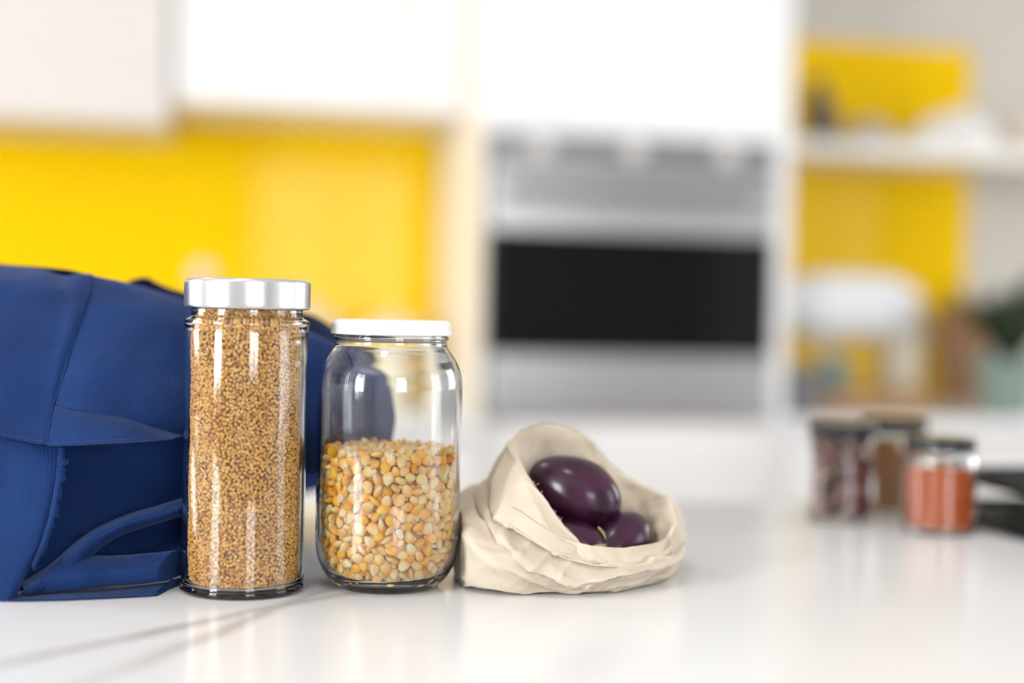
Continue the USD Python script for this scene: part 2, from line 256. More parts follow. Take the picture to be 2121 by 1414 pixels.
for i, (x, y) in enumerate(LAMPS):
    t = thing('ceiling_lamp', ('flush round ceiling lamp above the island', 'flush round ceiling lamp before the left wall cabinets')[i], 'lamp', (x, y, 2.5))
    obj('housing', lathe(smooth_profile([(0.0, -0.001), (0.14, -0.001), (0.14, -0.055), (0.115, -0.055), (0.115, -0.02), (0.0, -0.02)], 2), 48), M['frame'], t)

# yellow back-painted glass on the wall: a long splashback on the left and a niche panel on the right
tag(obj('splashback', rbox(-1.9, 0.512, 3.270, 3.2795, 0.90, 1.52, 0.002), M['yellow']), 'long glossy yellow glass splashback under the wall cabinets on the left', 'splashback')
tag(obj('splashback', rbox(1.166, 1.862, 3.270, 3.2795, 0.90, 1.787, 0.002), M['yellow_niche_shaded']), 'yellow glass panel behind the shelf to the right of the oven', 'splashback')

# tall oven housing
TX0, TX1, TY = 0.514, 1.165, 2.752
t = thing('oven_housing', 'tall white kitchen unit around the built-in oven', 'cabinet')
obj('side_panel', rbox(TX0, TX0+0.018, TY+0.018, 3.28, 0.0, 2.3), M['panel'], t); obj('side_panel', rbox(TX1-0.034, TX1, TY, 3.28, 0.0, 2.3), M['cabinet'], t)
obj('back_panel', box(TX0+0.018, TX1-0.034, 3.262, 3.28, 0.1, 2.3), M['panel'], t, False)
obj('shelf_board', box(TX0+0.018, TX1-0.034, TY+0.02, 3.262, 0.872, 0.888), M['cabinet'], t, False); obj('shelf_board', box(TX0+0.018, TX1-0.034, TY+0.02, 3.262, 1.458, 1.474), M['cabinet'], t, False)
obj('upper_door', rbox(TX0, TX1-0.036, TY, TY+0.018, 1.46, 2.3), M['cabinet'], t)
for z0, z1 in ((0.11, 0.49), (0.494, 0.884)):
    d = obj('drawer_front', rbox(TX0, TX1-0.036, TY, TY+0.018, z0, z1), M['cabinet'], t)
obj('plinth', box(TX0+0.02, TX1-0.036, TY+0.05, TY+0.07, 0, 0.105), M['grey'], t, False)
# built-in oven
OX0, OX1, OY = 0.536, 1.126, 2.745
t = thing('oven', 'stainless steel built-in oven with black glass door between white cabinet fronts', 'oven')
obj('body', box(OX0+0.01, OX1-0.01, TY+0.022, 3.2, 0.90, 1.45), M['black'], t, False)
p_ = obj('control_panel', rbox(OX0, OX1, OY, OY+0.025, 1.395, 1.452), M['steel_dark'], t)
for kx in (0.634, 0.824, 1.02):
    k_ = lathe(smooth_profile([(0, 0.0), (0.022, 0.0), (0.024, 0.006), (0.020, 0.010), (0.018, 0.026), (0.015, 0.029), (0, 0.029)], 3), 32); k_.apply_transform(trimesh.transformations.rotation_matrix(math.pi/2, [1, 0, 0])); k_.apply_translation([kx, OY, 1.428])
    obj('knob', k_, M['chrome'], t)
d = obj('door', cat_(rbox(OX0, OX1, OY, OY+0.025, 1.262, 1.391), rbox(OX0, OX1, OY, OY+0.025, 0.892, 1.022)), M['steel'], t)
obj('door_glass', rbox(OX0, OX1, OY-0.001, OY+0.024, 1.0225, 1.2615), M['black_glass'], d)
hd = tube([(OX0+0.03, OY-0.045, 1.345), (OX0+0.2, OY-0.045, 1.345), (OX1-0.2, OY-0.045, 1.345), (OX1-0.03, OY-0.045, 1.345)], 0.011, 16)
obj('handle', cat_(hd, *[tube([(x, OY-0.045, 1.345), (x, OY-0.02, 1.345), (x, OY+0.003, 1.345)], 0.008, 12) for x in (OX0+0.06, OX1-0.06)]), M['steel'], d)
# wall cabinets on the left
def wall_cabinet(x0, x1, y0, z0, z1, m_, label, doors=1, seam=0.003):
    t = thing('wall_cabinet', label, 'cabinet')
    obj('carcass', rbox(x0, x1, y0+0.02, 3.28, z0, z1), m_, t); w = (x1-x0)/doors
    for i in range(doors): obj('door', rbox(x0+i*w+seam/2, x0+(i+1)*w-seam/2, y0, y0+0.0195, z0, z1), m_, t)
wall_cabinet(-0.083, 0.512, 2.95, 1.512, 2.3, M['cabinet'], 'white wall cabinet directly left of the oven unit')
wall_cabinet(-0.785, -0.087, 2.935, 1.463, 2.3, M['hood'], 'greige wall cabinet that hangs lower at the far left above the yellow glass')
# base units and worktop of the back run
def base_run(x0, x1, n, label, lab2, name='base_cabinet'):
    w = (x1-x0)/n
    for i in range(n):
        t = thing(name, label[i], 'cabinet'); a, b = x0+i*w, x0+(i+1)*w
        obj('carcass', box(a, b, 2.72, 3.265, 0.1, 0.86), M['cabinet'], t, False)
        for z0, z1 in ((0.11, 0.36), (0.363, 0.61), (0.613, 0.855)): obj('drawer_front', rbox(a+0.0015, b-0.0015, 2.70, 2.7195, z0, z1), M['cabinet'], t)
        obj('plinth', box(a, b, 2.77, 2.785, 0, 0.0995), M['grey'], t, False)
    o = obj('worktop', rbox(x0, x1, 2.68, 3.266, 0.8605, 0.9), M['stone'], None); tag(o, lab2, 'worktop')
base_run(-1.9, 0.512, 4, ['white drawer unit in the corner, fourth from the oven', 'white drawer unit third from the oven on its left', 'white drawer unit second from the oven on its left', 'white drawer unit touching the oven unit on its left'], 'pale worktop below the long yellow splashback')
base_run(1.167, 2.88, 3, ['white drawer unit touching the oven unit on its right', 'white drawer unit second from the oven on its right', 'white drawer unit in the right corner'], 'pale worktop below the shelf on the right')
# floating shelf in the niche
tag(obj('wall_shelf', rbox(1.168, 2.6, 3.03, 3.268, 1.477, 1.512), M['shelf']), 'off-white floating shelf across the yellow panel right of the oven', 'shelf')

# island: cabinets under a thick white slab
t = thing('island_cabinet', 'white cabinets under the island worktop', 'cabinet')
obj('carcass', box(-1.7, 2.0, 0.58, 1.40, 0.1, 0.8595), M['cabinet'], t, False); obj('plinth', box(-1.66, 1.96, 0.64, 1.34, 0.0, 0.0995), M['grey'], t, False)
for i in range(5): obj('door', rbox(-1.7+i*0.74+0.002, -1.7+(i+1)*0.74-0.002, 0.56, 0.5795, 0.11, 0.855), M['cabinet'], t)
tag(obj('island_worktop', rbox(-1.75, 2.05, 0.50, 1.462, 0.86, 0.90, 0.004), M['stone']), 'white quartz worktop with faint grey veins under the jars', 'worktop')
CT = 0.90
# ---------------------------------------------------------------- jars on the island
def at(X, Y): x, y = P(X, Y); return (x, y, CT)
def fill_mesh(profile, n=72, amp=0.0006, seed=3):
    m_ = lathe(profile, n); v = np.array(m_.vertices); s = (meshkit.fbm(v * 160, 2, seed) - 0.5)[:, None]; v[:, :2] *= 1 + s * amp / 0.03; m_.vertices = v; return m_
ico1, ico2 = trimesh.creation.icosphere(1), trimesh.creation.icosphere(2)
def set_tone(prim, tone): UsdGeom.PrimvarsAPI(prim).CreatePrimvar('tone', Sdf.ValueTypeNames.FloatArray, 'vertex').Set(Vt.FloatArray.FromNumpy(tone.astype(np.float32)))
def blue_noise(n, sampler, dist, tries, seed):
    """Dart throwing: points from sampler at least dist apart."""
    r_ = np.random.default_rng(seed); cell = {}; pts = []
    cand = sampler(r_, tries)
    for p in cand:
        k = tuple(np.floor(p / dist).astype(int)); ok = True
        for a in (-1, 0, 1):
            for b in (-1, 0, 1):
                for c in (-1, 0, 1):
                    for q in cell.get((k[0]+a, k[1]+b, k[2]+c), ()):
                        if (q[0]-p[0])**2 + (q[1]-p[1])**2 + (q[2]-p[2])**2 < dist*dist: ok = False; break
                    if not ok: break
                if not ok: break
            if not ok: break
        if ok:
            cell.setdefault(k, []).append(p); pts.append(p)
            if len(pts) >= n: break
    return np.array(pts)
def frames(normals, r_):
    """Random tangent frames for unit normals: (k, 3, 3) with columns tangent, bitangent, normal."""
    a = r_.normal(size=normals.shape); a -= (a * normals).sum(1, keepdims=True) * normals; a /= np.linalg.norm(a, axis=1, keepdims=True); b = np.cross(normals, a)
    return np.stack([a, b, normals], 2)

# tall storage jar, satin metal lid, full of toasted grain
TJ = at(-0.186, 0.998)
t = thing('storage_jar', 'tall straight glass jar with a satin metal lid, full of brown grain', 'jar', TJ, -YAW)
outer = [(0.0, 0.0022), (0.030, 0.0020), (0.034, 0.0005), (0.0395, 0.0), (0.0425, 0.0009), (0.0437, 0.0029), (0.0436, 0.0046), (0.0428, 0.0064), (0.0426, 0.009), (0.0426, 0.060), (0.0426, 0.120), (0.0426, 0.181), (0.0430, 0.1845), (0.0433, 0.187), (0.0428, 0.1893), (0.0405, 0.1907), (0.0390, 0.1918), (0.0386, 0.194), (0.0386, 0.197), (0.0392, 0.1985), (0.0386, 0.200), (0.0386, 0.212), (0.0380, 0.2145)]
inner = [(0.0366, 0.2148), (0.0360, 0.212), (0.0360, 0.196), (0.0364, 0.193), (0.0380, 0.1895), (0.0396, 0.1865), (0.0401, 0.182), (0.0401, 0.120), (0.0401, 0.060), (0.0401, 0.012), (0.0396, 0.0078), (0.0375, 0.0060), (0.030, 0.0052), (0.0, 0.0050)]
obj('glass_body', lathe(np.vstack([smooth_profile(outer, 4), smooth_profile(inner, 4)]), 128), M['glass'], t, 60)
lid = [(0.0, 0.2178), (0.030, 0.2179), (0.0405, 0.2181), (0.0424, 0.2176), (0.0434, 0.2164), (0.0437, 0.2148), (0.0437, 0.1995), (0.0433, 0.1978), (0.0426, 0.1974), (0.0420, 0.1982), (0.0420, 0.2130), (0.0410, 0.2152), (0.0, 0.2154)]
obj('lid', lathe(smooth_profile(lid, 4), 128), M['alu'], t, 50)
def grain_sampler(r_, k):
    th = r_.uniform(-np.pi, np.pi, k); z = r_.uniform(0.0072, 0.1995, k); rad = np.interp(z, [0.0072, 0.0092, 0.013, 0.1835, 0.19, 0.1945, 0.2], [0.0362, 0.0372, 0.0380, 0.0380, 0.0362, 0.0340, 0.0340])
    rad = rad - 0.0010 * meshkit.noise(np.c_[np.cos(th) * 3, np.sin(th) * 3, z * 55], 5) - r_.uniform(0, 0.0007, k)
    return np.c_[rad * np.cos(th), rad * np.sin(th), z]
gp = blue_noise(14000, grain_sampler, 0.00196, 80000, 11); r_ = np.random.default_rng(5)
nrm = np.c_[gp[:, :2], np.zeros(len(gp))]; nrm /= np.linalg.norm(nrm, axis=1, keepdims=True); nrm += r_.normal(0, 0.25, nrm.shape); nrm /= np.linalg.norm(nrm, axis=1, keepdims=True)
Fm = frames(nrm, r_); size = r_.uniform(0.85, 1.18, (len(gp), 1)) * np.array([[0.00142, 0.00118, 0.00098]]) * r_.uniform(0.88, 1.12, (len(gp), 3))
gv, gf = np.array(ico1.vertices), np.array(ico1.faces); k = len(gv)
V = np.einsum('kij,kvj->kvi', Fm, gv[None] * size[:, None]) + gp[:, None]
grains = (V.reshape(-1, 3), (gf[None] + (np.arange(len(gp)) * k)[:, None, None]).reshape(-1, 3))
g_ = thing('grain_fill', 'golden brown toasted grain filling the tall jar with the metal lid', 'grain', TJ, -YAW, None, 'stuff')
# a second layer under it, coarser, seen only through the gaps
g2 = blue_noise(9000, grain_sampler, 0.0023, 40000, 12); g2[:, :2] *= (1 - 0.00125 / np.hypot(g2[:, 0], g2[:, 1]))[:, None]; i0 = trimesh.creation.icosahedron()
V2 = np.array(i0.vertices)[None] * (r_.uniform(0.0011, 0.0014, (len(g2), 1, 1))) + g2[:, None]
both = trimesh.Trimesh(np.vstack([grains[0], V2.reshape(-1, 3)]), np.vstack([grains[1], (np.array(i0.faces)[None] + (np.arange(len(g2)) * 12)[:, None, None]).reshape(-1, 3) + len(grains[0])]), process=False)
o = obj('grains', both, M['granule'], g_, True); set_tone(o, np.r_[np.repeat(r_.uniform(size=len(gp)), k), np.repeat(r_.uniform(0, 0.6, len(g2)), 12)])
M['grain_dark'] = plain('grain_gap_shade', (0.28, 0.115, 0.05), 0.9)  # dark core colour stands for the shade in gaps between grains
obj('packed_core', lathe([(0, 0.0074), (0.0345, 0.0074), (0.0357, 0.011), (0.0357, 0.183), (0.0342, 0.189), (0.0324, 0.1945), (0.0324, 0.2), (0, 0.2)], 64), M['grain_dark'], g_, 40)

# round-shouldered jar, white twist lid, half full of popping corn
CJ = at(-0.087, 1.024)
t = thing('preserving_jar', 'round-shouldered glass jar with a white twist lid, half full of corn kernels', 'jar', CJ, -YAW)
outer = [(0.0, 0.0042), (0.024, 0.0035), (0.029, 0.0008), (0.0335, 0.0), (0.0365, 0.0010), (0.0395, 0.0035), (0.0440, 0.0085), (0.0480, 0.0155), (0.0505, 0.0235), (0.0516, 0.032), (0.0519, 0.042), (0.0519, 0.090), (0.0519, 0.142), (0.0516, 0.1485), (0.0505, 0.1545), (0.0478, 0.1615), (0.0440, 0.1675), (0.0415, 0.1710), (0.0402, 0.1735), (0.0400, 0.1755), (0.0403, 0.1768), (0.0413, 0.1778), (0.0415, 0.1788), (0.0410, 0.1798), (0.0402, 0.1806), (0.0406, 0.1822), (0.0402, 0.184), (0.0400, 0.189)]
inner = [(0.0385, 0.1895), (0.0378, 0.187), (0.0377, 0.175), (0.0390, 0.1712), (0.0418, 0.1670), (0.0452, 0.1610), (0.0478, 0.1545), (0.0488, 0.1480), (0.0491, 0.142), (0.0491, 0.090), (0.0491, 0.042), (0.0488, 0.033), (0.0475, 0.0245), (0.0448, 0.0170), (0.0405, 0.0110), (0.0350, 0.0078), (0.024, 0.0070), (0.0, 0.0072)]
def ripple(v, th):    # the slight waviness of moulded glass
    w = 1 + 0.0035 * (meshkit.noise(np.stack([np.cos(th)[None] * 2.2 + 0 * v[..., 2], np.sin(th)[None] * 2.2 + 0 * v[..., 2], v[..., 2] * 14], -1), 9) - 0.5); v = v.copy(); v[..., :2] *= w[..., None]; return v
obj('glass_body', lathe(np.vstack([smooth_profile(outer, 4), smooth_profile(inner, 4)]), 160, wobble=ripple), M['glass'], t, 60)
lid = [(0.0, 0.1908), (0.0300, 0.1908), (0.0330, 0.1914), (0.0385, 0.1916), (0.0408, 0.1910), (0.0424, 0.1896), (0.0431, 0.1876), (0.0432, 0.1832), (0.0434, 0.1818), (0.0429, 0.1810), (0.0422, 0.1816), (0.0420, 0.1850), (0.0416, 0.1885), (0.0405, 0.1898), (0.0, 0.1899)]
def crimp(v, th):
    rad = np.hypot(v[..., 0], v[..., 1]); amt = np.clip((rad - 0.0418) / 0.001, 0, 1) * np.exp(-((v[..., 2] - 0.1845) / 0.0035) ** 2)
    w = 1 - 0.012 * amt * (0.5 + 0.5 * np.cos(th * 30)[None]) ** 2; v = v.copy(); v[..., :2] *= w[..., None]; return v
obj('lid', lathe(smooth_profile(lid, 4), 240, wobble=crimp), M['enamel'], t, 50)
# kernels: a teardrop with a pale pointed tip
def kernel_shape(seed):
    r_ = np.random.default_rng(seed); v = np.array(ico2.vertices); z = v[:, 2]     # z = -1 tip, +1 crown
    taper = np.interp(z, [-1, -0.6, -0.1, 0.35, 1], [0.72, 0.78, 0.93, 1.0, 0.96]); w = np.stack([v[:, 0] * taper * r_.uniform(0.95, 1.1), v[:, 1] * taper * r_.uniform(0.92, 1.1), z * 1.0], 1)
    w[:, 1] *= 1 - 0.10 * np.clip(1 - np.abs(v[:, 0]) * 2, 0, 1); w *= 1 + 0.10 * (meshkit.noise(v * 1.6 + seed * 7.1, seed)[:, None] - 0.5)
    tip = np.clip(np.interp(z + 0.25 * (meshkit.noise(v * 2.2, seed + 50) - 0.5), [-1, -0.55, 0.1, 0.7], [1, 0.85, 0.25, 0.0]), 0, 1)
    return w * np.array([0.00365, 0.00245, 0.00465]) , tip
SHAPES = [kernel_shape(i) for i in range(8)]
def corn_radius(z): return np.interp(z, [0.0075, 0.010, 0.0145, 0.020, 0.028, 0.036, 0.2], [0.027, 0.0352, 0.0398, 0.0432, 0.0455, 0.0462, 0.0464])
def shell_sampler(r_, k):
    th = r_.uniform(-np.pi, np.pi, k); z = r_.uniform(0.0105, 0.0955, k); rad = corn_radius(z) - 0.0002 - r_.uniform(0, 0.0012, k); return np.c_[rad * np.cos(th), rad * np.sin(th), z]
def top_sampler(r_, k):
    th = r_.uniform(-np.pi, np.pi, k); q = 0.0448 * np.sqrt(r_.uniform(0, 1, k)); return np.c_[q * np.cos(th), q * np.sin(th), 0.0965 + 0.0035 * meshkit.noise(np.c_[q * np.cos(th), q * np.sin(th), th * 0] * 60, 4) + r_.uniform(-0.0008, 0.0008, k)]
def second_sampler(r_, k):
    th = r_.uniform(-np.pi, np.pi, k); z = r_.uniform(0.011, 0.094, k); rad = corn_radius(z) - 0.0042; return np.c_[rad * np.cos(th), rad * np.sin(th), z]
def kernels_at(sampler, n, dist, tries, seed, up):
    p = blue_noise(n, sampler, dist, tries, seed); r_ = np.random.default_rng(seed + 1)
    nv = np.tile([0, 0, 1.0], (len(p), 1)) if up else np.c_[p[:, :2] / np.linalg.norm(p[:, :2], axis=1, keepdims=True), np.zeros(len(p))]
    nv = nv + r_.normal(0, 0.42 if up else 0.22, nv.shape); nv /= np.linalg.norm(nv, axis=1, keepdims=True); F_ = frames(nv, r_)
    end_on = r_.uniform(size=len(p)) < 0.16      # some kernels stand with the tip or the crown to the glass
    B = np.where(end_on[:, None, None], np.stack([F_[:, :, 0], F_[:, :, 1], F_[:, :, 2] * r_.choice([-1, 1], len(p))[:, None]], 2), np.stack([F_[:, :, 0], F_[:, :, 2], -F_[:, :, 1]], 2))
    edge = r_.uniform(size=len(p)) < 0.18        # some show their thin side
    B = np.where((edge & ~end_on)[:, None, None], np.stack([B[:, :, 1], -B[:, :, 0], B[:, :, 2]], 2), B)
    return p, B, r_.uniform(0.88, 1.12, len(p)), r_.integers(0, len(SHAPES), len(p)), r_.choice(6, len(p), p=[0.27, 0.24, 0.16, 0.13, 0.08, 0.12])
def merge(*parts): return [np.concatenate(x) for x in zip(*parts)]
allk = merge(kernels_at(shell_sampler, 900, 0.0060, 30000, 21, False), kernels_at(top_sampler, 260, 0.0060, 9000, 31, True)); inner_k = kernels_at(second_sampler, 900, 0.0058, 22000, 41, False)
# in view: the kernels on the side of the jar towards the picture's viewpoint and those on top
face = np.where(allk[0][:, 2] > 0.0955, 0.55 - 0.3 * (allk[0][:, 1] / 0.045), -allk[0][:, 1] / 0.046)
front = np.argsort(-face)[:300]; rest = np.setdiff1d(np.arange(len(face)), front)
def set_attr(prim, tip): UsdGeom.PrimvarsAPI(prim).CreatePrimvar('tip', Sdf.ValueTypeNames.FloatArray, 'vertex').Set(Vt.FloatArray.FromNumpy(tip.astype(np.float32)))
c_, s_ = math.cos(_r(-YAW)), math.sin(_r(-YAW)); TURN = np.array([[c_, -s_, 0], [s_, c_, 0], [0, 0, 1]])
proto = {}; TONE = ['peach-coloured', 'cream', 'amber', 'golden yellow', 'deep orange', 'whitish']
for i in front:
    p, B, sc, sh, tone = (x[i] for x in allk); A = TURN @ B * sc; o3 = TURN @ p + np.array(CJ)
    path = numbered('/World/corn_kernel')
    if (sh, tone) not in proto:
        w, tip = SHAPES[sh]; o = usdkit.mesh(stage, path, (w, np.array(ico2.faces)), KERN[tone], True); set_attr(o, tip); proto[(sh, tone)] = path; o.ClearXformOpOrder()
    else:
        pr = stage.DefinePrim(path); pr.GetReferences().AddInternalReference(proto[(sh, tone)]); o = UsdGeom.Mesh(pr)
    op = o.GetPrim().GetAttribute('xformOp:transform'); mt = Gf.Matrix4d(*A[:, 0], 0, *A[:, 1], 0, *A[:, 2], 0, *o3, 1)
    if op: op.Set(mt)
    else: o.AddTransformOp().Set(mt)
    where = 'on top of the heap near the %s' % ('front glass' if p[1] < -0.022 else 'middle' if p[1] < 0.012 else 'back glass') if p[2] > 0.0945 else 'against the glass %s' % ('just under the top of the heap' if p[2] > 0.068 else 'halfway down the heap' if p[2] > 0.038 else 'near the jar bottom')
    side = ', left part' if p[0] < -0.016 else ', right part' if p[0] > 0.016 else ', middle part'
    tag(o, '%s corn kernel %s%s' % (TONE[tone], where, side), 'corn kernel', 'corn kernels in the white-lidded jar')
def kernel_heap(idx, src):
    V_, F_, T_ = [], [], []; n = 0
    for i in idx:
        p, B, sc, sh, tone = (x[i] for x in src); w, tip = SHAPES[sh]; V_.append(w @ (B * sc).T + p); F_.append(np.array(ico2.faces) + n); n += len(w); T_.append(tip)
    return trimesh.Trimesh(np.vstack(V_), np.vstack(F_), process=False), np.concatenate(T_)
g_ = thing('corn_heap', 'rest of the dried corn heaped behind and under the kernels in the white-lidded jar', 'corn', CJ, -YAW, None, 'stuff')
for tone in range(6):
    V_ = [i for i in rest if allk[4][i] == tone]; me, tp = kernel_heap(V_, allk); W_ = [i for i in range(len(inner_k[0])) if inner_k[4][i] == tone]; me2, tp2 = kernel_heap(W_, inner_k)
    o = obj('kernels', trimesh.Trimesh(np.vstack([me.vertices, me2.vertices]), np.vstack([me.faces, me2.faces + len(me.vertices)]), process=False), KERN[tone], g_, True); set_attr(o, np.r_[tp, tp2])
M['corn_gap_shade'] = plain('corn_shade', (0.75, 0.36, 0.08), 0.8)  # core toned below the kernels, painting in the shade between them
obj('packed_core', lathe([(0, 0.0080), (0.028, 0.0095), (0.0355, 0.0145), (0.0390, 0.022), (0.0408, 0.032), (0.0412, 0.09), (0.038, 0.0945), (0, 0.0950)], 48), M['corn_gap_shade'], g_, 40)
RIM = [[(-20,25,113),(8,45,106),(22,50,94),(26,50,83),(45,45,70),(65,35,62),(78,15,58),(81,-7,42),(68,-35,31),(45,-55,23),(23,-63,28),(6,-63,39),(-11,-55,58),(-27,-40,75),(-39,-25,89),(-46,-10,100),(-35,10,108)]]
HEM = [[(-17,60,96),(12,80,89),(29,85,77),(37,85,67),(54,80,55),(74,70,48),(90,50,40),(89,10,25),(73,-40,22),(41,-65,20),(14,-76,23),(-6,-77,27),(-23,-75,35),(-41,-67,44),(-53,-53,49),(-59,-35,59),(-54,15,83)]]
MID = [[(-11,105,58),(14,115,53),(38,115,50),(54,110,41),(70,100,30),(84,85,25),(90,60,21),(89,15,18),(75,-35,15),(44,-69,11),(18,-75,10),(-8,-79,14),(-32,-80,19),(-50,-77,24),(-68,-60,38),(-79,-20,53),(-71,45,64)]]
DRAPE = [[(-11,105,58),(14,115,53),(38,115,50),(54,110,41),(70,100,30),(84,85,25),(90,60,21),(89,10,23),(73,-40,18),(44,-73,15),(19,-83,12),(-3,-88,12),(-22,-89,17),(-38,-85,28),(-50,-73,38),(-64,-45,50),(-68,25,66)]]
BELLY = [[(-10,115,41),(15,125,36),(40,125,32),(58,120,25),(73,110,19),(87,90,14),(90,60,13),(86,20,14),(69,-30,11),(43,-61,9),(19,-69,6),(-5,-73,5),(-32,-83,14),(-55,-87,24),(-72,-75,37),(-81,-35,52),(-75,35,61)]]
LOW = [[(-10,115,20),(15,125,17),(41,125,16),(57,115,12),(73,105,7),(85,85,7),(89,55,8),(84,15,9),(68,-30,8),(42,-57,5),(20,-63,2),(-4,-69,1),(-30,-77,4),(-54,-79,6),(-74,-70,8),(-84,-35,16),(-80,35,23)]]
BAG_UPPER = [[(-256,170,218),(-215,170,217),(-182,170,216),(-153,170,213),(-131,160,210),(-119,160,211),(-108,160,210)],
    [(-215,70,233),(-177,70,231),(-145,65,228),(-117,60,225),(-96,50,220),(-84,45,222),(-76,50,222)],
    [(-196,25,221),(-160,25,219),(-130,25,216),(-104,23,213),(-88,22,209),(-78,20,208),(-70,23,207)],
    [(-183,-5,192),(-148,-5,191),(-119,-5,188),(-98,-5,185),(-84,-5,183),(-74,-8,182),(-69,-4,181)],
    [(-173,-28,166),(-139,-28,165),(-111,-28,162),(-93,-28,159),(-83,-28,158),(-75,-30,157),(-70,-27,156)],
    [(-166,-45,141),(-132,-45,139),(-104,-45,135),(-86,-45,130),(-79,-46,128),(-75,-47,127),(-73,-46,127)],
    [(-163,-53,125),(-129,-53,123),(-101,-53,119),(-84,-54,115),(-78,-55,114),(-75,-56,113),(-72,-56,113)],
    [(-159,-62,110),(-125,-62,108),(-97,-64,104),(-84,-65,102),(-77,-66,101),(-73,-67,101),(-70,-67,100)]]
BAG_SIDE = [[(-110,160,211),(-79,160,203),(-51,160,196),(-26,160,190),(7,160,182),(44,160,173),(77,160,163),(102,160,152),(127,160,134),(145,150,114)],
    [(-76,50,221),(-51,55,216),(-26,60,209),(-4,65,202),(25,70,196),(59,75,188),(89,75,180),(112,80,169),(135,85,153),(155,90,134)],
    [(-70,23,206),(-43,20,201),(-18,20,194),(4,30,187),(31,40,180),(63,50,173),(92,55,166),(116,60,156),(140,70,142),(157,85,126)],
    [(-70,-4,180),(-41,-10,174),(-14,-5,166),(10,5,159),(37,15,153),(67,30,146),(95,40,139),(120,50,131),(143,65,124),(159,85,113)],
    [(-70,-27,156),(-42,-38,150),(-12,-32,140),(16,-20,132),(43,-5,126),(72,10,118),(98,25,111),(122,45,108),(144,65,106),(158,90,101)],
    [(-73,-46,127),(-47,-55,123),(-22,-52,118),(1,-40,110),(22,-25,102),(52,0,90),(77,20,79),(101,40,72),(126,70,75),(152,100,86)]]
BAG_FLAP = [[(-73,-44,127),(-48,-52,123),(-23,-50,119),(0,-37,111),(21,-22,103)],
    [(-70,-60,118),(-44,-66,116),(-18,-65,114),(4,-52,109),(24,-32,105)],
    [(-69,-68,108),(-43,-74,108),(-18,-73,108),(6,-60,107),(25,-40,106)],
    [(-69,-71,100),(-43,-78,102),(-17,-77,104),(7,-64,105),(26,-42,107)]]
BAG_LOWER = [[(-162,-55,111),(-127,-56,109),(-100,-57,106),(-86,-58,104),(-74,-58,101),(-63,-58,99)],
    [(-155,-70,86),(-122,-70,84),(-95,-71,82),(-81,-73,82),(-69,-73,81),(-60,-70,79)],
    [(-149,-84,59),(-116,-84,58),(-89,-86,57),(-75,-87,57),(-66,-86,57),(-61,-82,56)],
    [(-143,-97,34),(-110,-98,34),(-84,-100,34),(-74,-100,34),(-67,-98,34),(-64,-93,35)],
    [(-139,-106,14),(-106,-108,14),(-85,-109,14),(-79,-109,14),(-74,-106,15),(-72,-101,16)],
    [(-137,-110,-2),(-104,-112,-1),(-85,-112,-1),(-81,-112,0),(-78,-108,0),(-78,-102,1)]]
BAG_STRIP = [[(-65,-62,98),(-61,-63,98),(-58,-62,97)],
    [(-62,-74,80),(-59,-75,80),(-56,-73,79)],
    [(-61,-87,60),(-58,-88,60),(-56,-85,58)],
    [(-63,-95,43),(-60,-96,42),(-59,-93,40)],
    [(-68,-104,23),(-66,-105,22),(-66,-102,20)]]
BAG_RECESS = [[(-92,-40,112),(-52,-35,112),(-26,-30,113),(18,-10,115),(68,30,98)],
    [(-88,-50,85),(-51,-40,88),(-26,-30,90),(18,-10,92),(68,30,84)],
    [(-86,-65,57),(-51,-50,62),(-24,-35,66),(19,-10,69),(68,30,69)],
    [(-83,-82,26),(-50,-60,30),(-26,-38,39),(19,-10,50),(69,30,58)],
    [(-82,-93,3),(-52,-65,10),(-25,-40,20),(19,-10,30),(69,30,43)]]
BAG_FOLD = [[(68,32,65),(18,-8,55),(-3,-20,48),(-29,-30,41),(-47,-38,32),(-56,-45,26),(-64,-54,16),(-74,-64,7),(-84,-75,0)],
    [(71,14,73),(22,-26,62),(1,-38,56),(-24,-48,48),(-42,-56,40),(-50,-63,33),(-59,-72,24),(-69,-82,15),(-78,-93,9)],
    [(74,4,71),(26,-36,60),(4,-48,54),(-20,-58,47),(-38,-66,39),(-46,-73,32),(-55,-82,23),(-64,-92,14),(-73,-103,8)],
    [(74,0,65),(26,-40,57),(5,-51,51),(-19,-61,44),(-34,-70,36),(-41,-78,30),(-50,-88,20),(-61,-97,13),(-72,-105,7)],
    [(74,3,61),(25,-36,52),(4,-46,46),(-19,-55,39),(-32,-64,31),(-39,-74,25),(-48,-87,16),(-60,-97,9),(-72,-105,5)],
    [(72,15,58),(22,-22,49),(0,-32,43),(-22,-42,36),(-35,-52,29),(-41,-62,22),(-49,-78,13),(-61,-90,6),(-73,-98,2)]]
BAG_POCKET = [[(-57,-50,35),(-29,-28,42),(18,-5,54),(68,30,65)],
    [(-54,-55,25),(-27,-35,31),(20,-15,38),(70,25,48)],
    [(-47,-65,16),(-23,-50,17),(24,-30,18),(73,10,21)]]
BAG_ROLL = [[(-56,-62,20),(-43,-55,20),(-28,-50,19),(-7,-44,20),(24,-32,21),(73,10,21)],
    [(-54,-75,25),(-41,-70,25),(-25,-65,24),(-3,-59,25),(28,-47,26),(75,-5,26)],
    [(-56,-88,22),(-41,-83,21),(-23,-78,21),(0,-71,21),(30,-59,22),(77,-17,22)],
    [(-63,-97,13),(-45,-93,13),(-25,-87,14),(2,-79,16),(32,-66,17),(78,-22,16)],
    [(-74,-99,4),(-52,-94,6),(-27,-87,8),(2,-78,10),(32,-64,12),(78,-20,12)],
    [(-79,-88,0),(-56,-83,2),(-31,-76,4),(-1,-67,6),(29,-53,8),(76,-10,8)]]
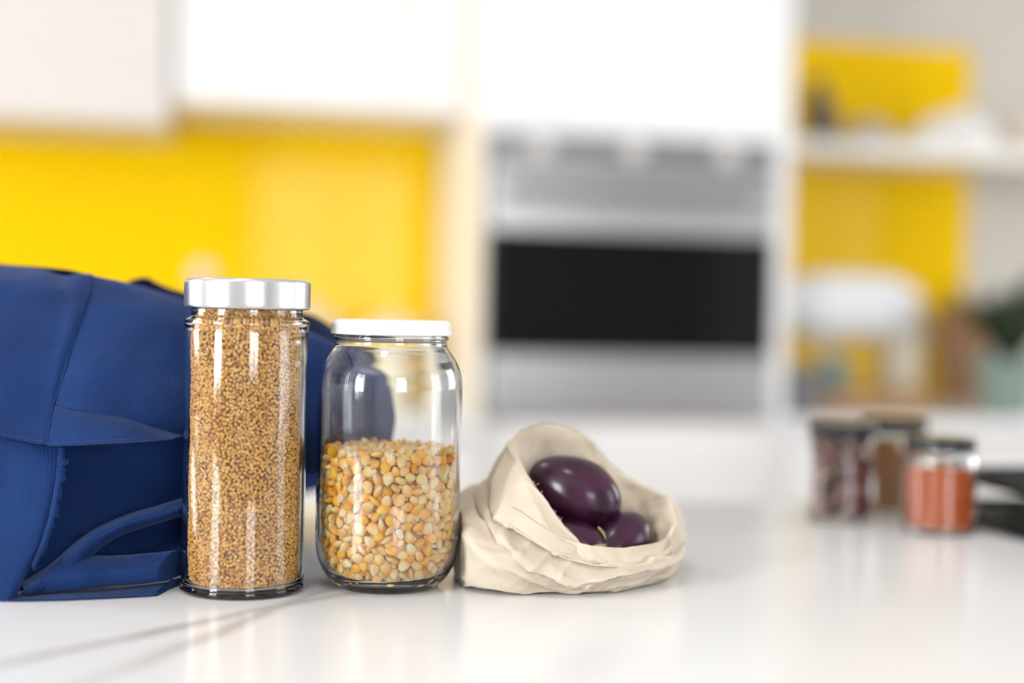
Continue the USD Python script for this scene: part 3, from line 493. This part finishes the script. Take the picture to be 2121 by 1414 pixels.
BAG_HEM = [[(-86,-92,0),(-57,-82,1),(-31,-75,2),(-2,-65,4),(29,-50,6),(76,-10,6)],
    [(-82,-105,1),(-52,-97,2),(-27,-88,2),(2,-78,3),(31,-62,5),(78,-20,5)],
    [(-80,-112,0),(-49,-106,0),(-24,-98,0),(4,-87,0),(33,-70,1),(80,-30,2)]]
BAG_BACK = [[(-219,80,232),(-150,80,228),(-82,70,220),(-75,120,214),(-68,140,219),(-57,140,222),(-48,140,217),(-22,140,208),(31,140,200),(80,140,192),(104,140,179),(129,140,158),(150,120,136)],
    [(-269,200,225),(-192,200,223),(-120,200,218),(-97,200,208),(-84,200,212),(-73,200,215),(-63,200,209),(-35,200,200),(20,200,191),(71,200,181),(97,200,167),(124,190,145),(146,170,123)],
    [(-293,260,164),(-213,260,162),(-137,260,159),(-113,260,155),(-99,260,153),(-87,260,151),(-77,260,149),(-48,260,145),(10,260,139),(64,260,132),(92,250,124),(119,240,114),(142,220,105)],
    [(-328,350,-10),(-242,350,-8),(-158,340,-5),(-132,340,-4),(-118,340,-4),(-105,340,-3),(-92,330,-2),(-59,320,0),(3,310,12),(60,300,24),(89,290,35),(118,270,51),(137,250,70)]]
# ---------------------------------------------------------------- calico bag of small aubergines (control rings in millimetres: right, away, up)
CB = at(0.045, 1.075)
RIM, HEM, MID = RIM[0], HEM[0], MID[0]; RIM = [(x, y, z - (5, 6, 6, 5, 3)[i-8]) if 8 <= i <= 12 else (x, y, z) for i, (x, y, z) in enumerate(RIM)]
ctr = np.mean(RIM, 0)
inn_c = {16: (-2, 3, 0), 0: (-1, 12, 0), 1: (4, 3, 0)}
inn1 = [(x + (ctr[0]-x)*0.07, y + (ctr[1]-y)*0.07 + 2, z - 7) for x, y, z in RIM]
inn2 = [(x + (ctr[0]-x)*0.16, y + (ctr[1]+8-y)*0.16, z*0.72 - 2) for x, y, z in RIM]
inn3 = [(x*0.86 + 2, y*0.80 + 6, max(9, z*0.30)) for x, y, z in RIM]
inn4 = [(x*0.5 + 4, y*0.45 + 8, 8) for x, y, z in RIM]
lip = [(0.55*a[0]+0.45*b[0], 0.55*a[1]+0.45*b[1], 0.60*a[2]+0.40*b[2]) for a, b in zip(RIM, HEM)]
lip = [(x + (x-ctr[0])*0.045, y + (y-ctr[1])*0.045, z+1) for x, y, z in lip]
def ring_normals(g):
    n = np.cross(np.roll(g, -1, 1) - np.roll(g, 1, 1), np.gradient(g, axis=0)); return n / np.maximum(np.linalg.norm(n, axis=2, keepdims=True), 1e-9)
def wrinkle(g, amp, freq, seed, ridge=0.0):
    h_ = meshkit.fbm(g * freq, 3, seed) - 0.5
    if ridge: h_ = h_ + ridge * (0.5 - np.abs(meshkit.fbm(g * freq * 0.8, 2, seed + 9) - 0.5) * 2.6)
    return g + ring_normals(g) * (h_ * amp)[..., None]
def crease(g, amp, around, along, seed, slant=0.0, fade=None):
    """Sharp folds: ridged noise stretched across the cloth, around = folds round the ring, along = folds from rim to foot."""
    k, n_ = g.shape[:2]; t_, a_ = np.meshgrid(np.linspace(0, 1, k), np.arange(n_) * 2 * np.pi / n_, indexing='ij'); a_ = a_ + slant * t_
    q = np.stack([np.cos(a_) * around / 6.28, np.sin(a_) * around / 6.28, t_ * along], -1); h_ = 1 - np.abs(2 * meshkit.noise(q, seed) - 1); h_ = h_ ** 2.2 - 0.35
    if fade is not None: h_ = h_ * np.interp(np.linspace(0, 1, k), *fade)[:, None]
    return g + ring_normals(g) * (h_ * amp)[..., None]
def ring_uv(g):
    L = np.r_[0, np.cumsum(np.linalg.norm(np.diff(g, axis=0), axis=2).mean(1))]; per = np.linalg.norm(np.diff(np.concatenate([g, g[:, :1]], 1), axis=1), axis=2).max(0)
    return np.stack(np.broadcast_arrays(np.r_[0, np.cumsum(per)[:-1]][None], L[:, None]), -1).reshape(-1, 2)
def clear_of_jar(g):      # the bag's left side leans on the corn jar without entering it
    dx, dy = g[..., 0] + 0.132, g[..., 1] + 0.051; q = np.hypot(dx, dy); k_ = np.maximum(1, 0.0532 / np.maximum(q, 1e-6)); g[..., 0], g[..., 1] = dx * k_ - 0.132, dy * k_ - 0.051; return g
t = thing('cloth_bag', 'unbleached calico bag lying open with its rim folded back around dark aubergines', 'bag', CB, -YAW)
inn2 = [tuple(np.add(q, inn_c.get(i, (0, 0, 0)))) for i, q in enumerate(inn2)]
lip0 = [(0.90*a[0]+0.10*b[0] + (a[0]-ctr[0])*0.012, 0.90*a[1]+0.10*b[1] + (a[1]-ctr[1])*0.012, 0.90*a[2]+0.10*b[2]) for a, b in zip(RIM, HEM)]
lip = [(0.5*a[0]+0.5*b[0] + (a[0]-ctr[0])*0.02, 0.5*a[1]+0.5*b[1] + (a[1]-ctr[1])*0.02, 0.53*a[2]+0.47*b[2]) for a, b in zip(RIM, HEM)]
hem_in = [(x + (ctr[0]-x)*0.035, y + (ctr[1]-y)*0.035, z + 1.5) for x, y, z in HEM]
hem_up = [(x + (ctr[0]-x)*0.075, y + (ctr[1]-y)*0.075, z + 12) for x, y, z in HEM]
g = rings_surface([inn4, inn3, inn2, inn1, RIM, lip0, lip, HEM, hem_in, hem_up], 300, 10, 0.6)
g = crease(g, 0.0045, 16, 2.5, 3, 1.5, ([0, 0.3, 0.5, 0.75, 1], [1, 1, 0.5, 1, 0.6])); g = crease(g, 0.0022, 30, 5, 14, -2.0, ([0, 0.45, 0.55, 0.8, 1], [1, 0.8, 0.5, 1, 0.5])); g = wrinkle(g, 0.0016, 120, 3, 0.3); g[..., 2] = np.maximum(g[..., 2], 0.0012)
g = clear_of_jar(g); mcuff = closed_grid_mesh(g, cap_start=True); uvc = np.vstack([ring_uv(g), [[0, 0]]])
obj('folded_rim', mcuff, M['calico'], t, True, uvc)
tuck = [(x + (ctr[0]-x)*0.16, y + (ctr[1]-y)*0.16 + 2, z + 9) for x, y, z in HEM]; tuck2 = [(x + (ctr[0]-x)*0.05, y + (ctr[1]-y)*0.05 + 1, z - 1) for x, y, z in HEM]
under = [(x + (ctr[0]-x)*0.06, y + (ctr[1]-y)*0.06, max(z - 2.0, 4)) for x, y, z in DRAPE[0]]
foot = [(x*0.97, y*0.95 + 3, 1.0) for x, y, z in LOW[0]]
g = rings_surface([tuck, tuck2, DRAPE[0], under, BELLY[0], LOW[0], foot], 300, 10, 0.5)
g = crease(g, 0.0055, 13, 2.2, 12, 1.2, ([0, 0.2, 0.5, 1], [0.3, 0.6, 1, 0.5])); g = crease(g, 0.0025, 26, 4, 22, -1.5); g = wrinkle(g, 0.002, 110, 12, 0.3); g[..., 2] = np.maximum(g[..., 2], 0.0006)
g = clear_of_jar(g); obj('bag_body', closed_grid_mesh(g, cap_end=True), M['calico'], t, True, np.vstack([ring_uv(g), [[0, 0]]]))
# hem stitching along the fold and a few loose threads at the rim
hp = rings_surface([lip, HEM], 160, 10, 0.6)[9]; hn = hp - hp.mean(0); hn /= np.linalg.norm(hn, axis=1, keepdims=True)
obj('hem_cord', tube(np.vstack([hp + hn * 0.0012, hp[:1] + hn[:1] * 0.0012]), 0.00055, 6), M['calico'], t, True, np.zeros((161 * 6 + 2, 2)))
r_ = np.random.default_rng(17); rp = rings_surface([RIM, lip], 400, 4, 0.6)[0]; cv, cn = [], []
for i in r_.choice(np.arange(190, 345), 46):
    p = rp[i].copy(); d = np.array([r_.normal(0.3, 0.7), r_.normal(-0.5, 0.4), r_.normal(0.7, 0.5)]); d /= np.linalg.norm(d); L = r_.uniform(0.001, 0.004); pts = [p]
    for j in range(5): d = d + r_.normal(0, 0.45, 3); d /= np.linalg.norm(d); pts.append(pts[-1] + d * L / 5)
    cv += pts; cn.append(6)
bc = UsdGeom.BasisCurves.Define(stage, str(t.GetPath()) + '/loose_threads'); bc.CreateTypeAttr('linear'); bc.CreatePointsAttr(Vt.Vec3fArray.FromNumpy(np.array(cv, np.float32))); bc.CreateCurveVertexCountsAttr(Vt.IntArray(cn)); bc.CreateWidthsAttr(Vt.FloatArray([0.00016])); bc.SetWidthsInterpolation('constant')
UsdShade.MaterialBindingAPI.Apply(bc.GetPrim()).Bind(M['thread']); tag(bc, None, None, None, 'stuff')
# aubergines
def aubergine(label, X, Y, Z, a, b, yaw, tilt, calyx_end=None):
    x, y = P(0.045 + X, 1.075 + Y); t = thing('aubergine', label, 'aubergine', (x, y, CT + Z), -YAW)
    v = np.array(trimesh.creation.icosphere(5).vertices); s = v[:, 0]; w = b * (1 + 0.08 * s - 0.05 * s**2); v = np.c_[s * a, v[:, 1] * w, v[:, 2] * w]
    v *= 1 + 0.02 * (meshkit.noise(v * 45, 2)[:, None] - 0.5); m_ = trimesh.Trimesh(v, trimesh.creation.icosphere(5).faces, process=False)
    RX = trimesh.transformations.euler_matrix(0, tilt, yaw, 'sxyz'); m_.apply_transform(RX); obj('fruit', m_, M['eggplant'], t, True)
    if calyx_end:
        ls = []
        for k in range(5):
            an = k * 2 * np.pi / 5 + 0.4; q = np.linspace(0, 1, 7); xx = calyx_end * a * (1.0 - 0.34 * q**1.5); rad_ = np.sqrt(np.maximum(1 - (xx / a)**2, 0)) * b * (1 + 0.08 * calyx_end - 0.05) + 0.0012; rad_[0] = 0.001; wd = 0.0045 * (1 - q)**0.6 + 0.0003
            c0, s0 = math.cos(an), math.sin(an); mid = np.c_[xx, rad_ * c0, rad_ * s0]; tn = np.array([0, -s0, c0]); g = np.stack([mid - tn * wd[:, None], mid + np.array([calyx_end * 0.0004, 0.0006 * c0, 0.0006 * s0]), mid + tn * wd[:, None]], 1); ls.append(sheet(g, 0.0006))
        c_m = cat_(*ls, tube([(calyx_end * a, 0, 0), (calyx_end * (a + 0.006), 0.001, 0.0005), (calyx_end * (a + 0.012), 0.0025, 0.001)], [0.0042, 0.003, 0.0033], 10)); c_m.apply_transform(RX); obj('calyx', c_m, M['calyx'], t, 40)
aubergine('large glossy purple aubergine lying on top in the mouth of the calico bag', 0.004, -0.012, 0.066, 0.0372, 0.0258, _r(-12), _r(24), None)
aubergine('dark purple aubergine tucked to the right under the top one in the calico bag', 0.038, -0.018, 0.0285, 0.031, 0.0225, _r(50), _r(-20), None)
aubergine('small dark aubergine low in the calico bag showing a strip of dry green calyx', 0.000, -0.031, 0.0300, 0.029, 0.0185, _r(-10), _r(8), 1)

# ---------------------------------------------------------------- blue shopping bag lying on its side (control nets in millimetres)
BB = at(-0.25, 1.05)
t = thing('shopping_bag', 'royal blue non-woven shopping bag lying on its side behind the jars', 'bag', BB, -YAW)
JX, JY, JR = -0.186 + 0.25, 0.998 - 1.05, 0.0462
def panel(name, net, nu, nv, thick=0.0011, amp=0.0, freq=30, seed=0, m_='blue_cloth', pn=None):
    g, uv = resample(net, nu, nv)
    if amp:
        h_ = (meshkit.fbm(g * freq, 3, seed) - 0.5) * amp; g = g - grid_normals(g) * -h_[..., None]
    g[..., 2] = np.maximum(g[..., 2], 0.0015 if thick < 0.002 else 0.003)
    dx = g[..., 0] - JX; back_ = JY - 0.030 + 0.078 * np.sqrt(np.maximum(1 - (dx / 0.052)**2, 0)); g[..., 1] = np.where((np.abs(dx) < 0.052) & (name not in ('back_panel', 'upper_panel')), np.maximum(g[..., 1], back_), g[..., 1])   # the cloth gives way to the tall jar
    n = grid_normals(g)
    if n[..., 1].mean() > 0: g = g[:, ::-1]; uv = uv[:, ::-1]
    me = sheet(g, thick); u = uv.reshape(-1, 2); return obj(name, me, M[m_], pn or t, True, np.vstack([u, u]))
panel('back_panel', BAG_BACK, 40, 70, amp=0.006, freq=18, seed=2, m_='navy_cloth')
panel('upper_panel', BAG_UPPER, 70, 70, amp=0.0036, freq=30, seed=3)
panel('side_panel', BAG_SIDE, 70, 90, amp=0.0040, freq=30, seed=4)
panel('hem_flap', BAG_FLAP, 30, 70, amp=0.001, freq=40, seed=5)
panel('lower_panel', BAG_LOWER, 70, 50, amp=0.0036, freq=30, seed=6)
panel('seam_strip', [[r[0], r[1], (r[2][0] + dx_, r[2][1], r[2][2])] for r, dx_ in zip(resample(BAG_STRIP, 41, 3)[0] * 1000, 1.6 * (np.arange(41) % 6 / 5 - 0.5) + np.random.default_rng(2).normal(0, 0.5, 41))], 120, 10, amp=0.001, freq=160, seed=7)
panel('gusset', [[(x, y + (0, 12, 18, 14, 0)[i], z) for x, y, z in r] for i, r in enumerate(BAG_RECESS)], 50, 60, amp=0.005, freq=26, seed=8)
panel('fold', [[(x, y + (12 if i == 0 else 0), z) for x, y, z in r] for i, r in enumerate(BAG_FOLD)], 40, 80, amp=0.0016, freq=50, seed=9)
panel('fold_lining', [[(x, y + (0, 10, 4)[i], z) for x, y, z in r] for i, r in enumerate(BAG_POCKET)], 30, 60, amp=0.004, freq=30, seed=10)
panel('rolled_edge', BAG_ROLL, 40, 70, amp=0.0012, freq=40, seed=11)
panel('base_strip', BAG_HEM, 16, 60, amp=0.0006, freq=50, seed=12)
def seam_tube(name, pts, rad):
    p = np.array(pts, float) / 1000; d = np.r_[0, np.cumsum(np.linalg.norm(np.diff(p, axis=0), axis=1))]; q = PchipInterpolator(d, p)(np.linspace(0, d[-1], 60)); obj(name, tube(q, rad, 8), M['blue_cloth'], t, True, np.zeros((60*8+2, 2)))
seam_tube('seam', [r[0] for r in BAG_SIDE[1:]], 0.0011); seam_tube('seam', [r[-1] for r in BAG_UPPER[5:]], 0.0010)
# line of stitches along the hem
st = [];
for net, row in ((BAG_FLAP, 3), (BAG_UPPER, 7)):
    p = np.array(net[row], float) / 1000; d = np.r_[0, np.cumsum(np.linalg.norm(np.diff(p, axis=0), axis=1))]; q = PchipInterpolator(d, p)(np.linspace(0, d[-1], int(d[-1] / 0.0011))) + np.array([0, -0.0009, 0.0022])
    for a_, b_ in zip(q[::2], q[1::2]): st.append(tube([a_, (a_+b_)/2 + [0, -0.0003, 0], b_], 0.00028, 5))
o = obj('hem_stitching', cat_(*st), M['blue_thread'], t, 40); tag(o, None, None, None, 'stuff')

# ---------------------------------------------------------------- three spice jars at the back right of the island
def spice_jar(label, X, Y, r, h, lid_h, shoulder, lid_r):
    t = thing('spice_jar', label, 'jar', at(X, Y), -YAW); hb = h - lid_h; sh = shoulder
    out = [(0, 0.002), (r*0.75, 0.0015), (r*0.86, 0.0), (r*0.95, 0.001), (r, 0.005), (r, hb-sh), (r*0.985, hb-sh*0.75), (lid_r*0.93, hb-sh*0.30), (lid_r*0.90, hb-sh*0.1), (lid_r*0.90, h-0.003)]
    th = 0.0022; inn = [(lid_r*0.90-th, h-0.003), (lid_r*0.90-th, hb-sh*0.2), (r*0.985-th-0.0005, hb-sh*0.85), (r-th, hb-sh*1.15), (r-th, 0.0065), (r*0.93-th, 0.0040), (0, 0.0036)]
    obj('glass_body', lathe(np.vstack([smooth_profile(out, 3), smooth_profile(inn, 3)]), 72), M['glass'], t, 60)
    obj('lid', lathe(smooth_profile([(0, h), (lid_r*0.93, h), (lid_r*0.98, h-0.0006), (lid_r, h-0.003), (lid_r, hb+0.001), (lid_r*0.985, hb), (lid_r*0.955, hb+0.001), (lid_r*0.955, h-0.0025), (0, h-0.0025)], 3), 72), M['black_lid'], t, 50)
    return r - th - 0.0006
ri = spice_jar('small glass jar of orange-red paprika with a black lid, nearest of the spice jars', 0.4085, 1.346, 0.0335, 0.090, 0.012, 0.014, 0.0325)
x = thing('paprika', 'orange-red ground paprika filling the nearest spice jar', 'spice', at(0.4085, 1.346), -YAW, None, 'stuff'); obj('powder', fill_mesh(smooth_profile([(0, 0.0042), (ri*0.90, 0.0046), (ri, 0.0072), (ri, 0.055), (ri*0.99, 0.0625), (ri*0.6, 0.064), (0, 0.0655)], 4)), M['paprika'], x, 40)
ri = spice_jar('glass jar of mixed peppercorns with a black lid, leftmost of the spice jars', 0.329, 1.406, 0.0325, 0.0975, 0.013, 0.006, 0.0330)
def pep_sampler(r_, k):
    th = r_.uniform(-np.pi, np.pi, k); z = r_.uniform(0.0082, 0.078, k); top = r_.uniform(size=k) < 0.2; q = np.where(top, ri * 0.93 * np.sqrt(r_.uniform(0, 1, k)), ri - 0.0044); z = np.where(top, 0.079, z); return np.c_[q*np.cos(th), q*np.sin(th), z]
pp = blue_noise(1200, pep_sampler, 0.0068, 26000, 51); r_ = np.random.default_rng(3); sz = r_.uniform(0.0036, 0.0046, (len(pp), 1, 1)); jit = 1 + r_.normal(0, 0.06, (len(pp), len(gv), 1))
x = thing('peppercorns', 'pink, tan and black peppercorns filling the leftmost spice jar', 'spice', at(0.329, 1.406), -YAW, None, 'stuff')
o = obj('corns', trimesh.Trimesh((gv[None] * sz * jit + pp[:, None]).reshape(-1, 3), (gf[None] + (np.arange(len(pp)) * len(gv))[:, None, None]).reshape(-1, 3), process=False), M['peppercorn'], x, True); set_tone(o, np.repeat(r_.uniform(size=len(pp)), len(gv)))
M['pepper_dark'] = plain('pepper_shade', (0.05, 0.018, 0.016), 0.9); obj('packed_core', lathe([(0, 0.0075), (ri-0.0065, 0.0075), (ri-0.0065, 0.077), (0, 0.077)], 40), M['pepper_dark'], x, 30)
ri = spice_jar('glass jar of brown ground spice with a black lid, standing behind the paprika', 0.398, 1.472, 0.0330, 0.0985, 0.013, 0.006, 0.0340)
x = thing('brown_spice', 'brown ground spice in the jar behind the paprika', 'spice', at(0.398, 1.472), -YAW, None, 'stuff'); obj('powder', fill_mesh(smooth_profile([(0, 0.0042), (ri*0.90, 0.0046), (ri, 0.0072), (ri, 0.070), (ri*0.98, 0.076), (ri*0.6, 0.0765), (0, 0.077)], 4), seed=8), M['cinnamon'], x, 40)
# ---------------------------------------------------------------- gas hob at the right end of the island
t = thing('gas_hob', 'black gas hob with cast-iron pan supports at the right of the island', 'hob')
HX, HY0, HY1 = 0.731, 0.93, 1.405
obj('glass_top', rbox(HX, HX+0.58, HY0, HY1, CT+0.0005, CT+0.010, 0.003), M['black_glass'], t)
for gx in (HX+0.035, HX+0.31):
    for gy0, gy1 in ((HY0+0.03, HY0+0.225), (HY0+0.245, HY1-0.025)):
        w_ = 0.235; zb = CT+0.046; r_b = 0.0055; bars = []
        bars += [rbox(gx, gx+w_, y-r_b, y+r_b, zb-0.012, zb, 0.002) for y in (gy0, gy1)] + [rbox(x-r_b, x+r_b, gy0, gy1, zb-0.012, zb, 0.002) for x in (gx, gx+w_)]
        cx, cy = gx+w_/2, (gy0+gy1)/2
        bars += [rbox(gx, cx-0.025, cy-r_b, cy+r_b, zb-0.012, zb+0.004, 0.002), rbox(cx+0.025, gx+w_, cy-r_b, cy+r_b, zb-0.012, zb+0.004, 0.002), rbox(cx-r_b, cx+r_b, gy0, cy-0.025, zb-0.012, zb+0.004, 0.002), rbox(cx-r_b, cx+r_b, cy+0.025, gy1, zb-0.012, zb+0.004, 0.002)]
        bars += [rbox(x-0.009, x+0.009, y-0.009, y+0.009, CT+0.010, zb, 0.003) for x in (gx+0.004, gx+w_-0.004) for y in (gy0+0.004, gy1-0.004)]
        obj('pan_support', cat_(*bars), M['black'], t, False)
        b_ = lathe(smooth_profile([(0, 0.010), (0.040, 0.010), (0.042, 0.016), (0.034, 0.020), (0.033, 0.026), (0.0, 0.028)], 3), 40); b_.apply_translation([cx, cy, CT]); obj('burner', b_, M['steel_dark'], t)
for i in range(4):
    k_ = lathe(smooth_profile([(0, 0.010), (0.016, 0.010), (0.017, 0.014), (0.014, 0.028), (0, 0.030)], 3), 24); k_.apply_translation([HX+0.17+0.08*i, HY0+0.013+0.003, CT]); k_.apply_scale(1.0); obj('knob', k_, M['black'], t)

# ---------------------------------------------------------------- things on the back worktop and the shelf
BT = 0.9
M['app_white'] = plain('appliance_white', (0.72, 0.73, 0.75), 0.5); M['app_cream'] = plain('appliance_cream', (0.62, 0.54, 0.42), 0.4); M['tan_wood'] = mottled('tan_wood', (0.36, 0.20, 0.09), (0.46, 0.27, 0.13), 14, 0.55)
M['brown_wood'] = mottled('brown_wood', (0.17, 0.07, 0.012), (0.24, 0.10, 0.02), 14, 0.5); M['teal'] = plain('teal_glaze', (0.10, 0.28, 0.36), 0.3); M['navy'] = plain('navy_plastic', (0.015, 0.025, 0.060), 0.35)
M['grey_glaze'] = plain('grey_glaze', (0.40, 0.38, 0.36), 0.4); M['dark_grey'] = plain('dark_grey_metal', (0.12, 0.12, 0.13), 0.4); M['sage'] = plain('sage_glaze', (0.22, 0.30, 0.26), 0.4); M['leaf'] = plain('dark_leaf', (0.012, 0.030, 0.010), 0.45)
M['linen'] = plain('white_linen', (0.76, 0.74, 0.72), 0.85); M['cream_glaze'] = plain('cream_glaze', (0.80, 0.72, 0.56), 0.35); M['pink_glaze'] = plain('pale_pink_glaze', (0.82, 0.66, 0.56), 0.35)
# stand mixer
mx, my = 1.395, 2.93
t = thing('stand_mixer', 'cream stand mixer with a rounded white head beside the oven unit', 'stand mixer', (mx, my, BT), 0)
obj('base', rbox(-0.145, 0.155, -0.10, 0.10, 0.0005, 0.045, 0.018), M['tan_wood'], t)
obj('column', rbox(0.075, 0.150, -0.055, 0.055, 0.04, 0.20, 0.025), M['app_cream'], t)
hm = trimesh.creation.icosphere(4); v = np.array(hm.vertices); v = np.sign(v) * np.abs(v)**0.72; hm.vertices = v * [0.165, 0.065, 0.072]; hm.apply_translation([-0.012, 0, 0.232]); obj('head', hm, M['app_white'], t, True)
obj('hub', lathe([(0, 0.135), (0.028, 0.135), (0.030, 0.175), (0, 0.175)], 32).apply_translation([-0.075, 0, 0]), M['app_cream'], t)
obj('trim_collar', rbox(0.085, 0.156, -0.062, 0.062, 0.165, 0.205, 0.015), M['grey_glaze'], t)
tt = thing('tumbler', 'small teal tumbler standing under the head of the stand mixer', 'tumbler', (mx-0.045, my-0.01, BT+0.0455), 0)
obj('cup', lathe(smooth_profile([(0, 0), (0.020, 0), (0.024, 0.004), (0.027, 0.075), (0.025, 0.075), (0.022, 0.006), (0, 0.004)], 3), 40), M['teal'], tt, 50)
# dark grey canister by the oven unit, wooden board, pot plant
t = thing('canister', 'dark grey metal canister between the oven unit and the stand mixer', 'canister', (1.212, 2.775, BT), 0)
obj('body', lathe(smooth_profile([(0, 0.0005), (0.034, 0.0005), (0.038, 0.004), (0.038, 0.085), (0, 0.085)], 3), 40), M['dark_grey'], t, 40); obj('lid', lathe(smooth_profile([(0, 0.0855), (0.039, 0.0855), (0.039, 0.097), (0.030, 0.102), (0.010, 0.104), (0.010, 0.113), (0, 0.114)], 3), 40), M['dark_grey'], t, 40)
t = thing('chopping_board', 'brown wooden chopping board with a round hole leaning upright on the wall', 'chopping board', (1.80, 3.17, BT), 0)
bd = trimesh.creation.extrude_polygon(__import__('shapely.geometry', fromlist=['x']).box(-0.05, 0, 0.05, 0.22).buffer(0.012).difference(__import__('shapely.geometry', fromlist=['x']).Point(0, 0.20).buffer(0.013)), 0.02); bd.apply_transform(trimesh.transformations.rotation_matrix(math.pi/2 - 0.16, [1, 0, 0])); bd.apply_translation([0, 0, 0.0142]); obj('board', bd, M['brown_wood'], t, 30)
t = thing('potted_plant', 'dark-leaved plant in a sage green pot at the right end of the worktop', 'plant', (1.700, 2.80, BT), 0)
obj('pot', lathe(smooth_profile([(0, 0.0005), (0.045, 0.0005), (0.052, 0.006), (0.070, 0.11), (0.074, 0.125), (0.068, 0.125), (0.062, 0.10), (0, 0.10)], 3), 48), M['sage'], t, 50)
lr = np.random.default_rng(8)
for i in range(11):
    an = i * 2.4 + 0.3; L_ = lr.uniform(0.16, 0.25); lean = lr.uniform(0.25, 0.8); q = np.linspace(0, 1, 9); rad_ = 0.02 + L_ * lean * q**1.4; zz = 0.10 + L_ * (1.1 * q - 0.45 * lean * q**2); wd = 0.032 * np.sin(np.pi * np.clip(q, 0.03, 0.985)) ** 0.8 + 0.001
    ca, sa = math.cos(an), math.sin(an); mid = np.c_[rad_ * ca, rad_ * sa, zz]; tn = np.array([-sa, ca, 0]); g = np.stack([mid - tn * wd[:, None] + [0, 0, 0.004], mid, mid + tn * wd[:, None] + [0, 0, 0.004]], 1); obj('leaf', sheet(g, 0.0012), M['leaf'], t, 40)
# on the shelf
SZ = 1.512
t = thing('bottle', 'dark navy bottle leaning in the left corner of the shelf', 'bottle', (1.42, 3.15, SZ), 0)
bt = lathe(smooth_profile([(0, 0.0005), (0.029, 0.0005), (0.032, 0.005), (0.032, 0.085), (0.027, 0.105), (0.016, 0.120), (0.015, 0.128), (0, 0.128)], 3), 48); cp = lathe(smooth_profile([(0, 0.1285), (0.019, 0.1285), (0.019, 0.152), (0, 0.153)], 3), 40)
tl = trimesh.transformations.rotation_matrix(-0.20, [0, 1, 0]); bt.apply_transform(tl); cp.apply_transform(tl); dz = -bt.bounds[0][2] + 0.0006; bt.apply_translation([0, 0, dz]); cp.apply_translation([0, 0, dz]); obj('flask', bt, M['navy'], t, 40); obj('cap', cp, M['navy'], t, 40)
t = thing('bowl', 'small grey bowl upside down beside the navy bottle on the shelf', 'bowl', (1.515, 3.12, SZ), 0)
obj('shell', lathe(smooth_profile([(0, 0.062), (0.018, 0.062), (0.020, 0.058), (0.040, 0.045), (0.054, 0.022), (0.058, 0.0005), (0.055, 0.0005), (0.050, 0.020), (0.036, 0.042), (0, 0.054)], 3), 56), M['grey_glaze'], t, 50)
t = thing('folded_cloth', 'heap of white cloth on the shelf to the right of the bowl', 'cloth', (1.735, 3.13, SZ), 0)
th_ = np.linspace(0, 2*np.pi, 60, endpoint=False); rows_ = []
for f_, z_ in ((1.0, 0.002), (1.02, 0.012), (0.93, 0.03), (0.74, 0.05), (0.5, 0.072), (0.25, 0.09), (0.08, 0.098)): rows_.append(np.c_[np.cos(th_) * 0.125 * f_ * (1 + 0.07 * np.sin(5 * th_ + z_ * 60)) + 0.025 * (1 - f_), np.sin(th_) * 0.075 * f_ * (1 + 0.08 * np.sin(7 * th_)), np.full(60, z_)] * 1000)
g = rings_surface(rows_, 120, 6); g = wrinkle(g, 0.012, 30, 4, 0.8); g[..., 2] = np.maximum(g[..., 2], 0.0008); obj('cloth', closed_grid_mesh(g, True, True), M['linen'], t, True)
t = thing('storage_pot', 'pale terracotta pot at the far right of the shelf', 'pot', (1.955, 3.14, SZ), 0)
obj('body', lathe(smooth_profile([(0, 0.0005), (0.035, 0.0005), (0.046, 0.01), (0.050, 0.05), (0.044, 0.075), (0.040, 0.075), (0.044, 0.05), (0, 0.012)], 3), 48), M['pink_glaze'], t, 50)
# pale crockery on the left worktop, behind the jars
def pot(name, label, x, y, r, h, m_):
    t = thing(name, label, 'canister', (x, y, BT), 0)
    obj('body', lathe(smooth_profile([(0, 0.0005), (r*0.9, 0.0005), (r, 0.006), (r, h*0.78), (r*0.96, h*0.80), (0, h*0.80)], 3), 56), m_, t, 40)
    obj('lid', lathe(smooth_profile([(0, h*0.802), (r*0.98, h*0.802), (r*0.98, h*0.84), (r*0.6, h*0.89), (r*0.16, h*0.905), (r*0.20, h*0.97), (r*0.12, h), (0, h)], 3), 56), m_, t, 40)
pot('canister', 'cream lidded canister on the left worktop just left of the oven unit', 0.39, 3.05, 0.060, 0.20, M['cream_glaze'])
pot('canister', 'cream lidded canister on the left worktop between the two jar lids', 0.205, 3.10, 0.062, 0.225, M['cream_glaze'])
t = thing('bottle', 'slim pale bottle with a round pink stopper behind the metal jar lid', 'bottle', (-0.015, 3.02, BT), 0)
obj('body', lathe(smooth_profile([(0, 0.0005), (0.032, 0.0005), (0.036, 0.006), (0.036, 0.15), (0.030, 0.185), (0.014, 0.215), (0.013, 0.245), (0, 0.245)], 3), 40), M['cream_glaze'], t, 40)
sp = trimesh.creation.icosphere(3, 0.026); sp.apply_translation([0, 0, 0.268]); obj('stopper', sp, M['pink_glaze'], t, True)
